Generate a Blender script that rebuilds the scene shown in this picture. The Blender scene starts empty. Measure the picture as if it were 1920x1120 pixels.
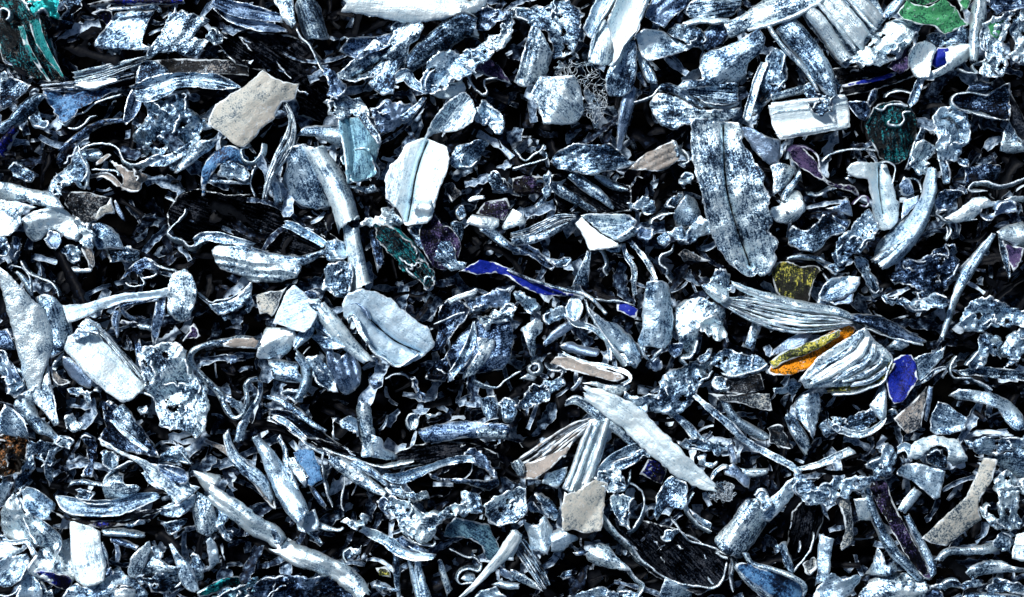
import bpy, math, random
import numpy as np
from mathutils import Vector
from mathutils.geometry import delaunay_2d_cdt

R = math.radians
scn = bpy.context.scene
C = scn.collection
S = 0.001            # one unit of the layout plan = 1 mm
HC = 3200.0          # camera height over the bed, in plan units
ZR = 55.0            # height of the plan's reference plane

# ---------------- camera, sky, sun, exposure ----------------
cd = bpy.data.cameras.new('camera'); cam = bpy.data.objects.new('camera', cd); C.objects.link(cam)
cam.location = (0, 0, HC*S); cam.rotation_euler = (0, 0, 0)
cd.sensor_width = 36.0
cd.lens = 36.0*(HC-ZR)/1920.0
cd.clip_start = 0.05; cd.clip_end = 200
scn.camera = cam

SUN_EL, SUN_AZ = 50.0, -40.0        # azimuth measured from +Y (top of the picture) towards +X
world = bpy.data.worlds.new('World'); scn.world = world; world.use_nodes = True
nt = world.node_tree; bg = nt.nodes['Background']
sky = nt.nodes.new('ShaderNodeTexSky'); sky.sky_type = 'NISHITA'; sky.sun_disc = False
sky.sun_elevation = R(SUN_EL); sky.sun_rotation = R(SUN_AZ)
nt.links.new(sky.outputs[0], bg.inputs[0]); bg.inputs[1].default_value = 0.05
sl = bpy.data.lights.new('sun', 'SUN'); sl.energy = 5.0; sl.angle = R(8.0); sl.color = (1.0, 0.985, 0.96)
so = bpy.data.objects.new('sun', sl); C.objects.link(so)
sd = Vector((math.cos(R(SUN_EL))*math.sin(R(SUN_AZ)), math.cos(R(SUN_EL))*math.cos(R(SUN_AZ)), math.sin(R(SUN_EL))))
so.rotation_euler = sd.to_track_quat('Z', 'Y').to_euler(); so.location = sd*5
vs = scn.view_settings
vs.view_transform = 'Standard'; vs.look = 'None'; vs.gamma = 1.0; vs.use_curve_mapping = False
vs.exposure = 0.24
scn.render.engine = 'CYCLES'
scn.cycles.max_bounces = 4; scn.cycles.diffuse_bounces = 2; scn.cycles.glossy_bounces = 2

# ---------------- materials ----------------
def node(t, typ, **kw):
    n = t.nodes.new(typ)
    for k, v in kw.items():
        setattr(n, k, v)
    return n
def math_(t, op, a, b=None, c=None, clamp=False):
    n = t.nodes.new('ShaderNodeMath'); n.operation = op; n.use_clamp = clamp
    for i, v in enumerate((a, b, c)):
        if v is None: continue
        if isinstance(v, (int, float)): n.inputs[i].default_value = v
        else: t.links.new(v, n.inputs[i])
    return n.outputs[0]
def mixc(t, f, a, b, mode='MIX'):
    n = t.nodes.new('ShaderNodeMix'); n.data_type = 'RGBA'; n.blend_type = mode
    for s_, v in ((n.inputs[0], f), (n.inputs[6], a), (n.inputs[7], b)):
        if isinstance(v, (int, float)): s_.default_value = v
        elif isinstance(v, tuple): s_.default_value = (*v, 1)
        else: t.links.new(v, s_)
    return n.outputs[2]
def noise_(t, vec, scale, detail=3, rough=0.6):
    n = t.nodes.new('ShaderNodeTexNoise'); n.inputs['Scale'].default_value = scale
    n.inputs['Detail'].default_value = detail; n.inputs['Roughness'].default_value = rough
    t.links.new(vec, n.inputs['Vector']); return n.outputs['Fac']
def sstep(t, x, lo, hi):
    n = t.nodes.new('ShaderNodeMapRange'); n.interpolation_type = 'SMOOTHSTEP'
    n.inputs['From Min'].default_value = lo; n.inputs['From Max'].default_value = hi
    t.links.new(x, n.inputs['Value']); return n.outputs['Result']

def scrap_material(name, streak=0.0, gloss=False, amp=1.0, paint=False):
    m = bpy.data.materials.new(name); m.use_nodes = True; t = m.node_tree
    b = t.nodes['Principled BSDF']
    uv = node(t, 'ShaderNodeUVMap', uv_map='UVMap').outputs[0]
    oi = node(t, 'ShaderNodeObjectInfo')
    off = t.nodes.new('ShaderNodeVectorMath'); off.operation = 'SCALE'
    comb = t.nodes.new('ShaderNodeCombineXYZ')
    t.links.new(oi.outputs['Random'], comb.inputs[0]); t.links.new(oi.outputs['Random'], comb.inputs[1]); t.links.new(oi.outputs['Random'], comb.inputs[2])
    t.links.new(comb.outputs[0], off.inputs[0]); off.inputs['Scale'].default_value = 913.0
    add = t.nodes.new('ShaderNodeVectorMath'); add.operation = 'ADD'
    t.links.new(uv, add.inputs[0]); t.links.new(off.outputs[0], add.inputs[1]); vec = add.outputs[0]
    mp = t.nodes.new('ShaderNodeMapping'); mp.inputs['Scale'].default_value = (0.10, 1.0, 1.0)
    t.links.new(vec, mp.inputs['Vector']); svec = mp.outputs[0]
    big = noise_(t, vec, 0.022, 3, 0.6)
    mid = noise_(t, vec, 0.085, 4, 0.68)
    fine = noise_(t, vec, 0.31, 3, 0.75)
    strk = noise_(t, svec, 0.30, 3, 0.7)
    a = math_(t, 'MULTIPLY', math_(t, 'SUBTRACT', big, 0.5), 1.5)
    a = math_(t, 'MULTIPLY_ADD', math_(t, 'SUBTRACT', mid, 0.5), 0.85, a)
    a = math_(t, 'MULTIPLY_ADD', math_(t, 'SUBTRACT', fine, 0.5), 1.9, a)
    a = math_(t, 'MULTIPLY_ADD', math_(t, 'SUBTRACT', strk, 0.5), (0.25 if paint else 1.0)+1.5*streak, a)
    if amp != 1.0: a = math_(t, 'MULTIPLY', a, amp)
    # amount of grime per piece is carried by the object's colour alpha
    dirt = oi.outputs['Alpha']
    # cleanliness 0..1
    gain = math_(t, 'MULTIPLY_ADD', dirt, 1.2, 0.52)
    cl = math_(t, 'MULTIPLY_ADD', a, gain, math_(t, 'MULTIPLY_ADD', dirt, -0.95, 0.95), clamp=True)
    ramp = t.nodes.new('ShaderNodeValToRGB'); cr = ramp.color_ramp
    cr.elements[0].position = 0.0; cr.elements[0].color = (0.002, 0.003, 0.005, 1)
    cr.elements[1].position = 1.0; cr.elements[1].color = (1, 1, 1, 1)
    for p, col in ((0.24, (0.005, 0.010, 0.020)), (0.44, (0.022, 0.042, 0.080)), (0.61, (0.18, 0.27, 0.39)), (0.78, (0.84, 0.93, 0.98))):
        e = cr.elements.new(p); e.color = (*col, 1)
    t.links.new(cl, ramp.inputs[0])
    base = mixc(t, 1.0, ramp.outputs[0], oi.outputs['Color'], 'MULTIPLY')
    if paint:       # chips through the paint show bare metal
        chip = noise_(t, vec, 0.14, 5, 0.75)
        cm = math_(t, 'MULTIPLY', sstep(t, math_(t, 'MULTIPLY_ADD', big, 0.35, chip), 0.79, 0.85), 0.6)
        base = mixc(t, cm, base, (0.50, 0.60, 0.68))
    # worn bare rim of each piece, from its distance-to-edge attribute
    at = node(t, 'ShaderNodeAttribute', attribute_name='edge')
    wear = noise_(t, vec, 0.045, 2, 0.5)
    e = math_(t, 'MULTIPLY_ADD', math_(t, 'SUBTRACT', wear, 0.50), -14.0, at.outputs['Fac'])
    e = math_(t, 'MULTIPLY_ADD', math_(t, 'SUBTRACT', mid, 0.5), 5.0, e)
    em = math_(t, 'SUBTRACT', 1.0, sstep(t, e, 0.2, 2.0))
    em = math_(t, 'MULTIPLY', em, math_(t, 'MULTIPLY_ADD', dirt, -0.45, 0.9))
    em = math_(t, 'MULTIPLY', em, math_(t, 'LESS_THAN', at.outputs['Fac'], 3.4))
    col = mixc(t, em, base, (0.72, 0.82, 0.90))
    t.links.new(col, b.inputs['Base Color'])
    if gloss:
        b.inputs['Metallic'].default_value = 0.0; b.inputs['Roughness'].default_value = 0.22
    else:
        b.inputs['Metallic'].default_value = 0.1 if paint else (0.85 if amp == 1.0 else 0.6)
        t.links.new(math_(t, 'MULTIPLY_ADD', mid, 0.25, 0.30 if amp == 1.0 else 0.40), b.inputs['Roughness'])
    spc = t.nodes.new('ShaderNodeSeparateColor'); t.links.new(oi.outputs['Color'], spc.inputs[0])
    t.links.new(math_(t, 'MULTIPLY', math_(t, 'MAXIMUM', spc.outputs[1], spc.outputs[2]), 1.0 if gloss else 0.5, clamp=True), b.inputs['Specular IOR Level'])
    h = math_(t, 'ADD', math_(t, 'MULTIPLY', fine, 0.5), math_(t, 'MULTIPLY', mid, 1.0))
    h = math_(t, 'MULTIPLY_ADD', strk, 0.3+1.0*streak, h)
    bp = t.nodes.new('ShaderNodeBump'); bp.inputs['Strength'].default_value = 0.9 if gloss else 0.5
    bp.inputs['Distance'].default_value = (0.008 if gloss else 0.0045)
    t.links.new(h, bp.inputs['Height']); t.links.new(bp.outputs[0], b.inputs['Normal'])
    return m
MATS = {'f': scrap_material('pitted_metal'), 's': scrap_material('brushed_metal', streak=1.0),
        'l': scrap_material('lacquered_metal', streak=0.4, gloss=True),
        'p': scrap_material('smooth_metal', streak=0.35, amp=0.68),
        'x': scrap_material('scuffed_paint', streak=0.05, paint=True)}

def stuff_material():
    m = bpy.data.materials.new('loose_shred_metal'); m.use_nodes = True; t = m.node_tree
    b = t.nodes['Principled BSDF']
    g = t.nodes.new('ShaderNodeNewGeometry')
    tc = t.nodes.new('ShaderNodeTexCoord')
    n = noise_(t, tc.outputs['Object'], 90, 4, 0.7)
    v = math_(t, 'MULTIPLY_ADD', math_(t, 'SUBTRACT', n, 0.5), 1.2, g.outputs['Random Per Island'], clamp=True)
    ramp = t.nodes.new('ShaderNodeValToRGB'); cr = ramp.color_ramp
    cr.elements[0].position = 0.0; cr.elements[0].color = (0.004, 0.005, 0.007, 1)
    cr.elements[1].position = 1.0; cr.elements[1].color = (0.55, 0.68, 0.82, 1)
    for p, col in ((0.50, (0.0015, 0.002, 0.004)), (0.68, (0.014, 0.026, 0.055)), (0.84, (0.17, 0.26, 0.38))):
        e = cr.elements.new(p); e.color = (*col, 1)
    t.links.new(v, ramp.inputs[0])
    at = node(t, 'ShaderNodeAttribute', attribute_name='edge')
    em = math_(t, 'MULTIPLY', math_(t, 'SUBTRACT', 1.0, sstep(t, at.outputs['Fac'], 0.5, 1.6)),
               sstep(t, v, 0.55, 0.9))
    t.links.new(mixc(t, em, ramp.outputs[0], (0.6, 0.7, 0.8)), b.inputs['Base Color'])
    b.inputs['Roughness'].default_value = 0.5; b.inputs['Specular IOR Level'].default_value = 0.06
    bp = t.nodes.new('ShaderNodeBump'); bp.inputs['Strength'].default_value = 0.5; bp.inputs['Distance'].default_value = 0.003
    t.links.new(n, bp.inputs['Height']); t.links.new(bp.outputs[0], b.inputs['Normal'])
    return m
def ground_material():
    m = bpy.data.materials.new('black_grime'); m.use_nodes = True; t = m.node_tree
    b = t.nodes['Principled BSDF']; tc = t.nodes.new('ShaderNodeTexCoord')
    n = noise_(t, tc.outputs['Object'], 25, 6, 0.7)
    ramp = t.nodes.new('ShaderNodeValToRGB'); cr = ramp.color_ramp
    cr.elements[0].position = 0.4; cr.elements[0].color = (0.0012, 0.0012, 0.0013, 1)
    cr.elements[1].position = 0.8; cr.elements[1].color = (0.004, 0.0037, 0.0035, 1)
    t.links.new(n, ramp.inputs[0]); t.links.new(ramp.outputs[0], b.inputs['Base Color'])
    b.inputs['Roughness'].default_value = 0.9; b.inputs['Specular IOR Level'].default_value = 0.0
    return m

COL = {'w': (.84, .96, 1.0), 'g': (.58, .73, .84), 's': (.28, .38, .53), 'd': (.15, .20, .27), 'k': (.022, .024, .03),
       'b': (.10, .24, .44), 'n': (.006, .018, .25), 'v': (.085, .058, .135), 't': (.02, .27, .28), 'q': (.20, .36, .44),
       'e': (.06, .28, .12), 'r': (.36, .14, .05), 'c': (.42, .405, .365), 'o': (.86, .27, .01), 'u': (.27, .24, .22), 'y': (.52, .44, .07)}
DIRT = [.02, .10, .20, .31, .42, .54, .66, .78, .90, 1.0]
CAT = {'scrap_plate': 'metal plate', 'scrap_strip': 'metal strip', 'crumpled_sheet': 'crumpled metal', 'curled_ribbon': 'metal ribbon',
       'curled_strip': 'curled strip', 'curled_sheet': 'curled sheet', 'leaf_shaped_sheet': 'leaf shaped sheet', 'layered_bundle': 'layered metal',
       'ribbed_profile': 'metal profile', 'wire_tangle': 'wire tangle', 'wire_mesh': 'wire nest'}

GROUPS = (('slender wrinkled ribbon', 'slender ribbons falling from the faceted piece'), ('bar at bottom centre', 'thin upright bars at the bottom centre'),
          ('bar at the bottom centre', 'thin upright bars at the bottom centre'), ('bars at bottom centre', 'thin upright bars at the bottom centre'),
          ('slate curved double strip', 'double strips at the top edge'), ('torn pale blue', 'pair of torn pale blue sheets'))

# ---------------- numeric helpers ----------------
_P = np.random.RandomState(7).rand(256, 256)
def vnoise(x, y):
    xi = np.floor(x).astype(int); yi = np.floor(y).astype(int); fx = x-xi; fy = y-yi
    fx = fx*fx*fx*(fx*(fx*6-15)+10); fy = fy*fy*fy*(fy*(fy*6-15)+10)
    g = lambda i, j: _P[i & 255, j & 255]
    a = g(xi, yi)*(1-fx)+g(xi+1, yi)*fx; b = g(xi, yi+1)*(1-fx)+g(xi+1, yi+1)*fx
    return (a*(1-fy)+b*fy)*2-1
def fbm(x, y, o=3):
    s = 0; a = 1; 
    for i in range(o):
        s = s+a*vnoise(x*2**i+i*17.3, y*2**i+i*9.1); a *= .5
    return s/1.5
def crinkle(x, y):
    # sharp folds: ridged noise in warped space
    wx = x+.6*vnoise(x*1.3+5, y*1.3); wy = y+.6*vnoise(x*1.3, y*1.3+8)
    a = 1-2*np.abs(vnoise(wx, wy)); b = 1-2*np.abs(vnoise(wx*2.1+31, wy*2.1+7))
    return .65*a+.35*b
def segdist(P, A, B):
    d = B-A; L = (d**2).sum(1)+1e-9
    t = np.clip(((P[:, None, :]-A[None])*d[None]).sum(2)/L[None], 0, 1)
    q = A[None]+t[..., None]*d[None]
    return np.sqrt(((P[:, None, :]-q)**2).sum(2)).min(1)
def inside(P, poly):
    x, y = P[:, 0][:, None], P[:, 1][:, None]; a = poly; b = np.roll(poly, -1, 0)
    c = ((a[:, 1][None] > y) != (b[:, 1][None] > y))
    xx = (b[:, 0]-a[:, 0])[None]*(y-a[:, 1][None])/((b[:, 1]-a[:, 1])[None]+1e-12)+a[:, 0][None]
    return (c & (x < xx)).sum(1) % 2 == 1
def catmull(pts, closed, ds):
    p = np.array(pts, float); n = len(p); out = []
    rng = range(n) if closed else range(n-1)
    for i in rng:
        if closed: p0, p1, p2, p3 = p[i-1], p[i], p[(i+1) % n], p[(i+2) % n]
        else: p0, p1, p2, p3 = p[max(i-1, 0)], p[i], p[i+1], p[min(i+2, n-1)]
        L = np.hypot(*(p2-p1)[:2]); k = max(1, int(round(L/ds)))
        for j in range(k):
            u = j/k
            out.append(.5*((2*p1)+(-p0+p2)*u+(2*p0-5*p1+4*p2-p3)*u*u+(-p0+3*p1-3*p2+p3)*u**3))
    if not closed: out.append(p[-1])
    return np.array(out)
def linear(pts, ds):
    p = np.array(pts, float); n = len(p); out = []
    for i in range(n):
        a, b = p[i], p[(i+1) % n]; k = max(1, int(round(np.hypot(*(b-a))/ds)))
        for j in range(k): out.append(a+(b-a)*j/k)
    return np.array(out)

def finish(name, V, F, uv, edge, matkey, colkey, dirt, parent=None, crisp=False):
    """V in plan units (x right, y down, z up); one closed mesh object with its origin at the piece"""
    V = np.asarray(V, float)
    z0 = float(V[:, 2].mean()); f = (HC-z0)/(HC-ZR)
    W = np.empty_like(V); W[:, 0] = (V[:, 0]-960)*f*S; W[:, 1] = (560-V[:, 1])*f*S; W[:, 2] = V[:, 2]*S
    o0 = np.array([W[:, 0].mean(), W[:, 1].mean(), W[:, 2].min()])
    W -= o0
    me = bpy.data.meshes.new(name)
    me.vertices.add(len(W)); me.vertices.foreach_set('co', W.astype(np.float32).ravel())
    F = [np.asarray(q) for q in F if len(q)]
    idx = np.concatenate([q.ravel() for q in F]); tot = np.concatenate([np.full(len(q), q.shape[1]) for q in F])
    me.loops.add(len(idx)); me.loops.foreach_set('vertex_index', idx.astype(np.int32))
    me.polygons.add(len(tot)); st = np.concatenate([[0], np.cumsum(tot)[:-1]])
    me.polygons.foreach_set('loop_start', st.astype(np.int32)); me.polygons.foreach_set('loop_total', tot.astype(np.int32))
    sm = np.ones(len(tot), bool)
    if crisp: sm[len(F[0])+len(F[1]):] = False      # cut edge stays crisp
    me.polygons.foreach_set('use_smooth', sm)
    u = me.uv_layers.new(name='UVMap'); u.data.foreach_set('uv', np.asarray(uv, np.float32)[idx].ravel())
    a = me.attributes.new('edge', 'FLOAT', 'POINT'); a.data.foreach_set('value', np.asarray(edge, np.float32))
    me.update(calc_edges=True)
    if colkey in 'bceonvuyr' and matkey in ('f', 'p', 's'): matkey = 'x'
    me.materials.append(MATS[matkey] if isinstance(matkey, str) else matkey)
    o = bpy.data.objects.new(name, me); C.objects.link(o)
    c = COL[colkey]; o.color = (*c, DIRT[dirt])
    if parent is not None:
        o.parent = parent; o.location = Vector(o0)-parent.location
    else: o.location = o0
    return o

def shell(V, T, bnd, th):
    """closed solid from an open triangulation"""
    n = len(V); B = V.copy(); B[:, 2] -= th
    e = np.concatenate([T[:, [0, 1]], T[:, [1, 2]], T[:, [2, 0]]]) if T.shape[1] == 3 else \
        np.concatenate([T[:, [0, 1]], T[:, [1, 2]], T[:, [2, 3]], T[:, [3, 0]]])
    key = {}
    for a, b in e.tolist(): key[(a, b)] = 1
    be = np.array([(a, b) for (a, b) in key if (b, a) not in key], int).reshape(-1, 2)
    side = np.stack([be[:, 1], be[:, 0], be[:, 0]+n, be[:, 1]+n], 1)
    return np.concatenate([V, B]), [T, T[:, ::-1]+n, side]

def opts(s):
    d = {}
    for w in s.split():
        k, v = w.split('=')
        d[k] = v
    return d
def fl(v): return [float(q) for q in v.split(',')]

def bend(rs, Q, nn):
    # one or two straight bends across a plate
    z = 0
    for _ in range(2):
        a = rs.uniform(0, 3.1416); v = Q[:, 0]*math.cos(a)+Q[:, 1]*math.sin(a); h = np.abs(v).max()
        m = np.maximum(0, v-rs.uniform(-.1, .55)*h); z = z+rs.choice([-1, 1, -1])*rs.uniform(.12, .42)*m
    return z-np.mean(z)

def sheet(kind, name, cc, z, o, pts, seed, parent=None):
    rs = np.random.RandomState(seed)
    crum = kind == 'C'
    pa = np.array(pts, float); pc = pa.mean(0); pts = (pc+(pa-pc)*(1.09 if crum else 1.035)).tolist()
    ds = 4.2 if crum else 5.0
    soft = crum or name in ('curled_sheet', 'leaf_shaped_sheet')
    out = linear(pts, ds)
    if soft:
        o2 = catmull(pts, True, ds)
        out = .35*o2+.65*out if len(o2) == len(out) else o2
    jag = float(o.get('j', 2.2 if crum else (1.4 if soft else 1.1)))
    nx = np.roll(out, -1, 0)-np.roll(out, 1, 0); nx = np.stack([nx[:, 1], -nx[:, 0]], 1)/(np.hypot(nx[:, 0], nx[:, 1])[:, None]+1e-6)
    s = np.arange(len(out))*1.0
    j = jag*((1.7 if crum else 1.0)*vnoise(s*.23+seed, s*0+seed*.37)+(1.1 if crum else .5)*vnoise(s*.61+seed, s*0+3)+.6*rs.uniform(-1, 1, len(out))+1.3*vnoise(s*.085+seed*.7, s*0+seed))
    out = out+nx*j[:, None]
    lo, hi = out.min(0), out.max(0); area = (hi-lo).prod(); g = (4.4 if crum else 5.0) if area < 30000 else 5.8
    gx, gy = np.meshgrid(np.arange(lo[0], hi[0], g), np.arange(lo[1], hi[1], g*.87))
    gx = gx+(np.arange(gx.shape[0]) % 2)[:, None]*g*.5
    G = np.stack([gx.ravel(), gy.ravel()], 1)+rs.uniform(-1, 1, (gx.size, 2))*g*.14
    G = G[inside(G, out)]
    if len(G): G = G[segdist(G, out, np.roll(out, -1, 0)) > 2.6]
    kp = None
    if 'k' in o and ':' in o['k']:
        kl, dep = o['k'].split(':'); kp = catmull(np.array([fl(q) for q in kl.split(';')]), False, 3.5); dep = float(dep)
        kn = np.gradient(kp, axis=0); kn = np.stack([-kn[:, 1], kn[:, 0]], 1)/(np.hypot(kn[:, 0], kn[:, 1])[:, None]+1e-6)
        kw = (1.25+.5*vnoise(np.arange(len(kp))*.35+seed, np.arange(len(kp))*0.))*np.clip(np.minimum(np.arange(len(kp)), np.arange(len(kp))[::-1])/4+.3, .3, 1)
        ks = np.concatenate([kp+kn*kw[:, None], kp-kn*kw[:, None]]); ks = ks[inside(ks, out)]
        if len(G): G = G[segdist(G, kp[:-1], kp[1:]) > 3.2]
        G = np.concatenate([G, ks])
    allv = np.concatenate([out, G]) if len(G) else out
    n = len(out)
    r = delaunay_2d_cdt([Vector(v) for v in allv.tolist()], [], [list(range(n))], 1, 1e-4)
    P = np.array([(v.x, v.y) for v in r[0]]); T = np.array([f for f in r[2] if len(f) == 3], int)
    # orient (y is down in the plan, so flip)
    a, b, c = P[T[:, 0]], P[T[:, 1]], P[T[:, 2]]
    cr = (b[:, 0]-a[:, 0])*(c[:, 1]-a[:, 1])-(b[:, 1]-a[:, 1])*(c[:, 0]-a[:, 0])
    T[cr > 0] = T[cr > 0][:, ::-1]
    ed = segdist(P, out, np.roll(out, -1, 0))
    if kp is not None and dep <= -9:
        cen = P[T].mean(1); kd = segdist(cen, kp[:-1], kp[1:]); T = T[(kd > .95) | (ed[T].min(1) < 3)]
    A2 = abs(np.dot(out[:, 0], np.roll(out[:, 1], -1))-np.dot(out[:, 1], np.roll(out[:, 0], -1)))/2
    if crum and A2 > 2400 and 'h' not in o:
        # torn holes through the crumpled metal
        hv = vnoise(P[:, 0]/17+seed*3.3, P[:, 1]/17+seed*1.9)+.35*vnoise(P[:, 0]/7+seed, P[:, 1]/7)
        thr = np.quantile(hv, .93); gone = (hv > thr) & (ed > 5)
        kill = gone[T].sum(1) >= 2
        if kill.any():
            hc = P[T[kill]].mean(1); T = T[~kill]
            dh = np.sqrt(((P[:, None]-hc[None])**2).sum(2)).min(1)-2.0
            ed = np.minimum(ed, np.maximum(dh, 0)+1.6)
            used = np.unique(T); rm = -np.ones(len(P), int); rm[used] = np.arange(len(used)); P = P[used]; ed = ed[used]; T = rm[T]
    ctr = P.mean(0); Q = P-ctr; ext = np.sqrt((Q**2).sum(1).max())+1e-6
    ev, evec = np.linalg.eigh(np.cov(Q.T)); ga = math.atan2(evec[1, 1], evec[0, 1])
    if 'g' in o: ga = R(float(o['g']))
    if 't' in o: tx, ty = fl(o['t'])
    else: tx, ty = rs.uniform(-.22, .22, 2)
    zz = z+tx*Q[:, 0]+ty*Q[:, 1]
    nn = float(o.get('n', 2)); sx, sy = P[:, 0]+seed*131.7, P[:, 1]+seed*57.1
    if crum: zz = zz+1.25*nn*(.95*crinkle(sx/32, sy/32)+.5*crinkle(sx/14, sy/14)+.8*vnoise(sx/60, sy/60))
    else:
        gu, gv = Q[:, 0]*math.cos(ga)+Q[:, 1]*math.sin(ga), -Q[:, 0]*math.sin(ga)+Q[:, 1]*math.cos(ga)
        zz = zz+(1.2+nn)*(1.25*fbm(sx/50, sy/50, 2)+.5*crinkle(sx/24, sy/24))+.5*nn*crinkle(gu/70+seed, gv/13)
    if 'c' in o:
        ca, amt = fl(o['c']); v = -Q[:, 0]*math.sin(R(ca))+Q[:, 1]*math.cos(R(ca)); hw = np.abs(v).max()+1e-6
        zz = zz+amt*(np.abs(v/hw)**2.0)*2.2
    elif not crum and name == 'curled_sheet':
        v = -Q[:, 0]*math.sin(ga)+Q[:, 1]*math.cos(ga); hw = np.abs(v).max()+1e-6
        v0 = rs.uniform(-.45, .45)*hw; sg = -1 if seed % 3 else 1
        zz = zz+sg*(.30*hw*(v/hw)**2+rs.uniform(.25, .55)*np.abs(v-v0))
        if nn > 1: zz = zz+bend(rs, Q, nn)
    elif not crum:
        ca = ga+rs.uniform(-.5, .5); v = -Q[:, 0]*math.sin(ca)+Q[:, 1]*math.cos(ca); hw = np.abs(v).max()+1e-6
        v0 = rs.uniform(-.6, .6)*hw; zz = zz+rs.uniform(-.16, .08)*hw*(v/hw)**2+rs.choice([-1, -1, 1])*rs.uniform(.08, .4)*np.abs(v-v0)
        if nn > 1: zz = zz+bend(rs, Q, nn)
    else:
        ca = rs.uniform(0, 3.14); v = -Q[:, 0]*math.sin(ca)+Q[:, 1]*math.cos(ca); hw = np.abs(v).max()+1e-6
        v0 = rs.uniform(-.5, .5)*hw; zz = zz+rs.uniform(-.3, .1)*hw*(v/hw)**2+rs.choice([-1, 1])*rs.uniform(.2, .6)*np.abs(v-v0)
    if 'r' in o:
        ra, per, amp = fl(o['r']); v = -Q[:, 0]*math.sin(R(ra))+Q[:, 1]*math.cos(R(ra)); u = Q[:, 0]*math.cos(R(ra))+Q[:, 1]*math.sin(R(ra))
        ph = v/per+.35*vnoise(u/60+seed, v/40); zz = zz+amp*(2*np.abs(np.sin(math.pi*ph))**.7-1)
    if kp is not None:
        d = segdist(P, kp[:-1], kp[1:])
        zz = zz+dep*(np.exp(-(d/3.6)**2)+.55*np.exp(-(d/17)**2))
    rim = float(o.get('R', 2.0 if crum else 0.6))
    zz = zz+rim*np.exp(-(ed/4.5)**2)*(1+.8*vnoise(sx/14, sy/14))
    V = np.column_stack([P, zz])
    VV, F = shell(V, T, None, 2.6)
    uv = np.column_stack([Q[:, 0]*math.cos(ga)+Q[:, 1]*math.sin(ga), -Q[:, 0]*math.sin(ga)+Q[:, 1]*math.cos(ga)])
    uv = np.concatenate([uv, uv+3]); e2 = np.concatenate([ed, ed*0+1.5])
    me_o = finish(name, VV, F, uv, e2, o.get('m', 'f'), cc[0], int(cc[1]), parent, True)
    if parent is None and crum and A2 > 500 and not o.get('nf'):
        # curled lips and folds standing up along the torn rim and across the wad
        nf = int(min(5, 1+A2/1800)); base = Vector(me_o.location)
        for q in range(nf):
            if q % 2 == 0:
                i0 = rs.randint(len(out)); L = rs.randint(5, 13); ii = (i0+np.arange(L)) % len(out); sc = np.linspace(rs.uniform(0, .1), rs.uniform(.1, .4), L)[:, None]; path = out[ii]*(1-sc)+ctr*sc
            else:
                a = rs.uniform(0, 6.28); h = math.sqrt(A2)*rs.uniform(.25, .5); cpt = P[rs.randint(len(P))]*.6+ctr*.4
                tt = np.linspace(-.5, .5, 8)[:, None]; path = cpt+tt*h*np.array([math.cos(a), math.sin(a)])+rs.uniform(-4, 4, (8, 2))
            dd = ((P[None]-path[:, None])**2).sum(2).argmin(1); zc = float(zz[dd].max())
            f = ribbon('fold', cc[0]+str(max(0, int(cc[1])-1)), zc+rs.uniform(1, 5), {'h': str(rs.uniform(9, 14))}, path.tolist()[::2] if len(path) > 8 else path.tolist(), seed+q*11, me_o)
    if parent is None and cc[0] == 'k' and A2 > 1500:
        # thin wrinkles catching light across the black sheets
        dv = np.array([math.cos(ga), math.sin(ga)])
        for q in range(int(min(9, A2/2500))):
            cpt = P[rs.randint(len(P))]; h = rs.uniform(10, 46); a = ga+rs.uniform(-.35, .35); dv = np.array([math.cos(a), math.sin(a)])
            tt = np.linspace(-.5, .5, 6)[:, None]; path = cpt+tt*h*dv+rs.uniform(-2.2, 2.2, (6, 2)); path = path[inside(path, out)]
            if len(path) < 3: continue
            dd = ((P[None]-path[:, None])**2).sum(2).argmin(1); zc = float(zz[dd].mean())
            ribbon('wrinkle', 's'+str(rs.randint(3, 7)), zc+2, {'h': '7'}, path.tolist(), seed+q*11, me_o)
    return me_o

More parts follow.
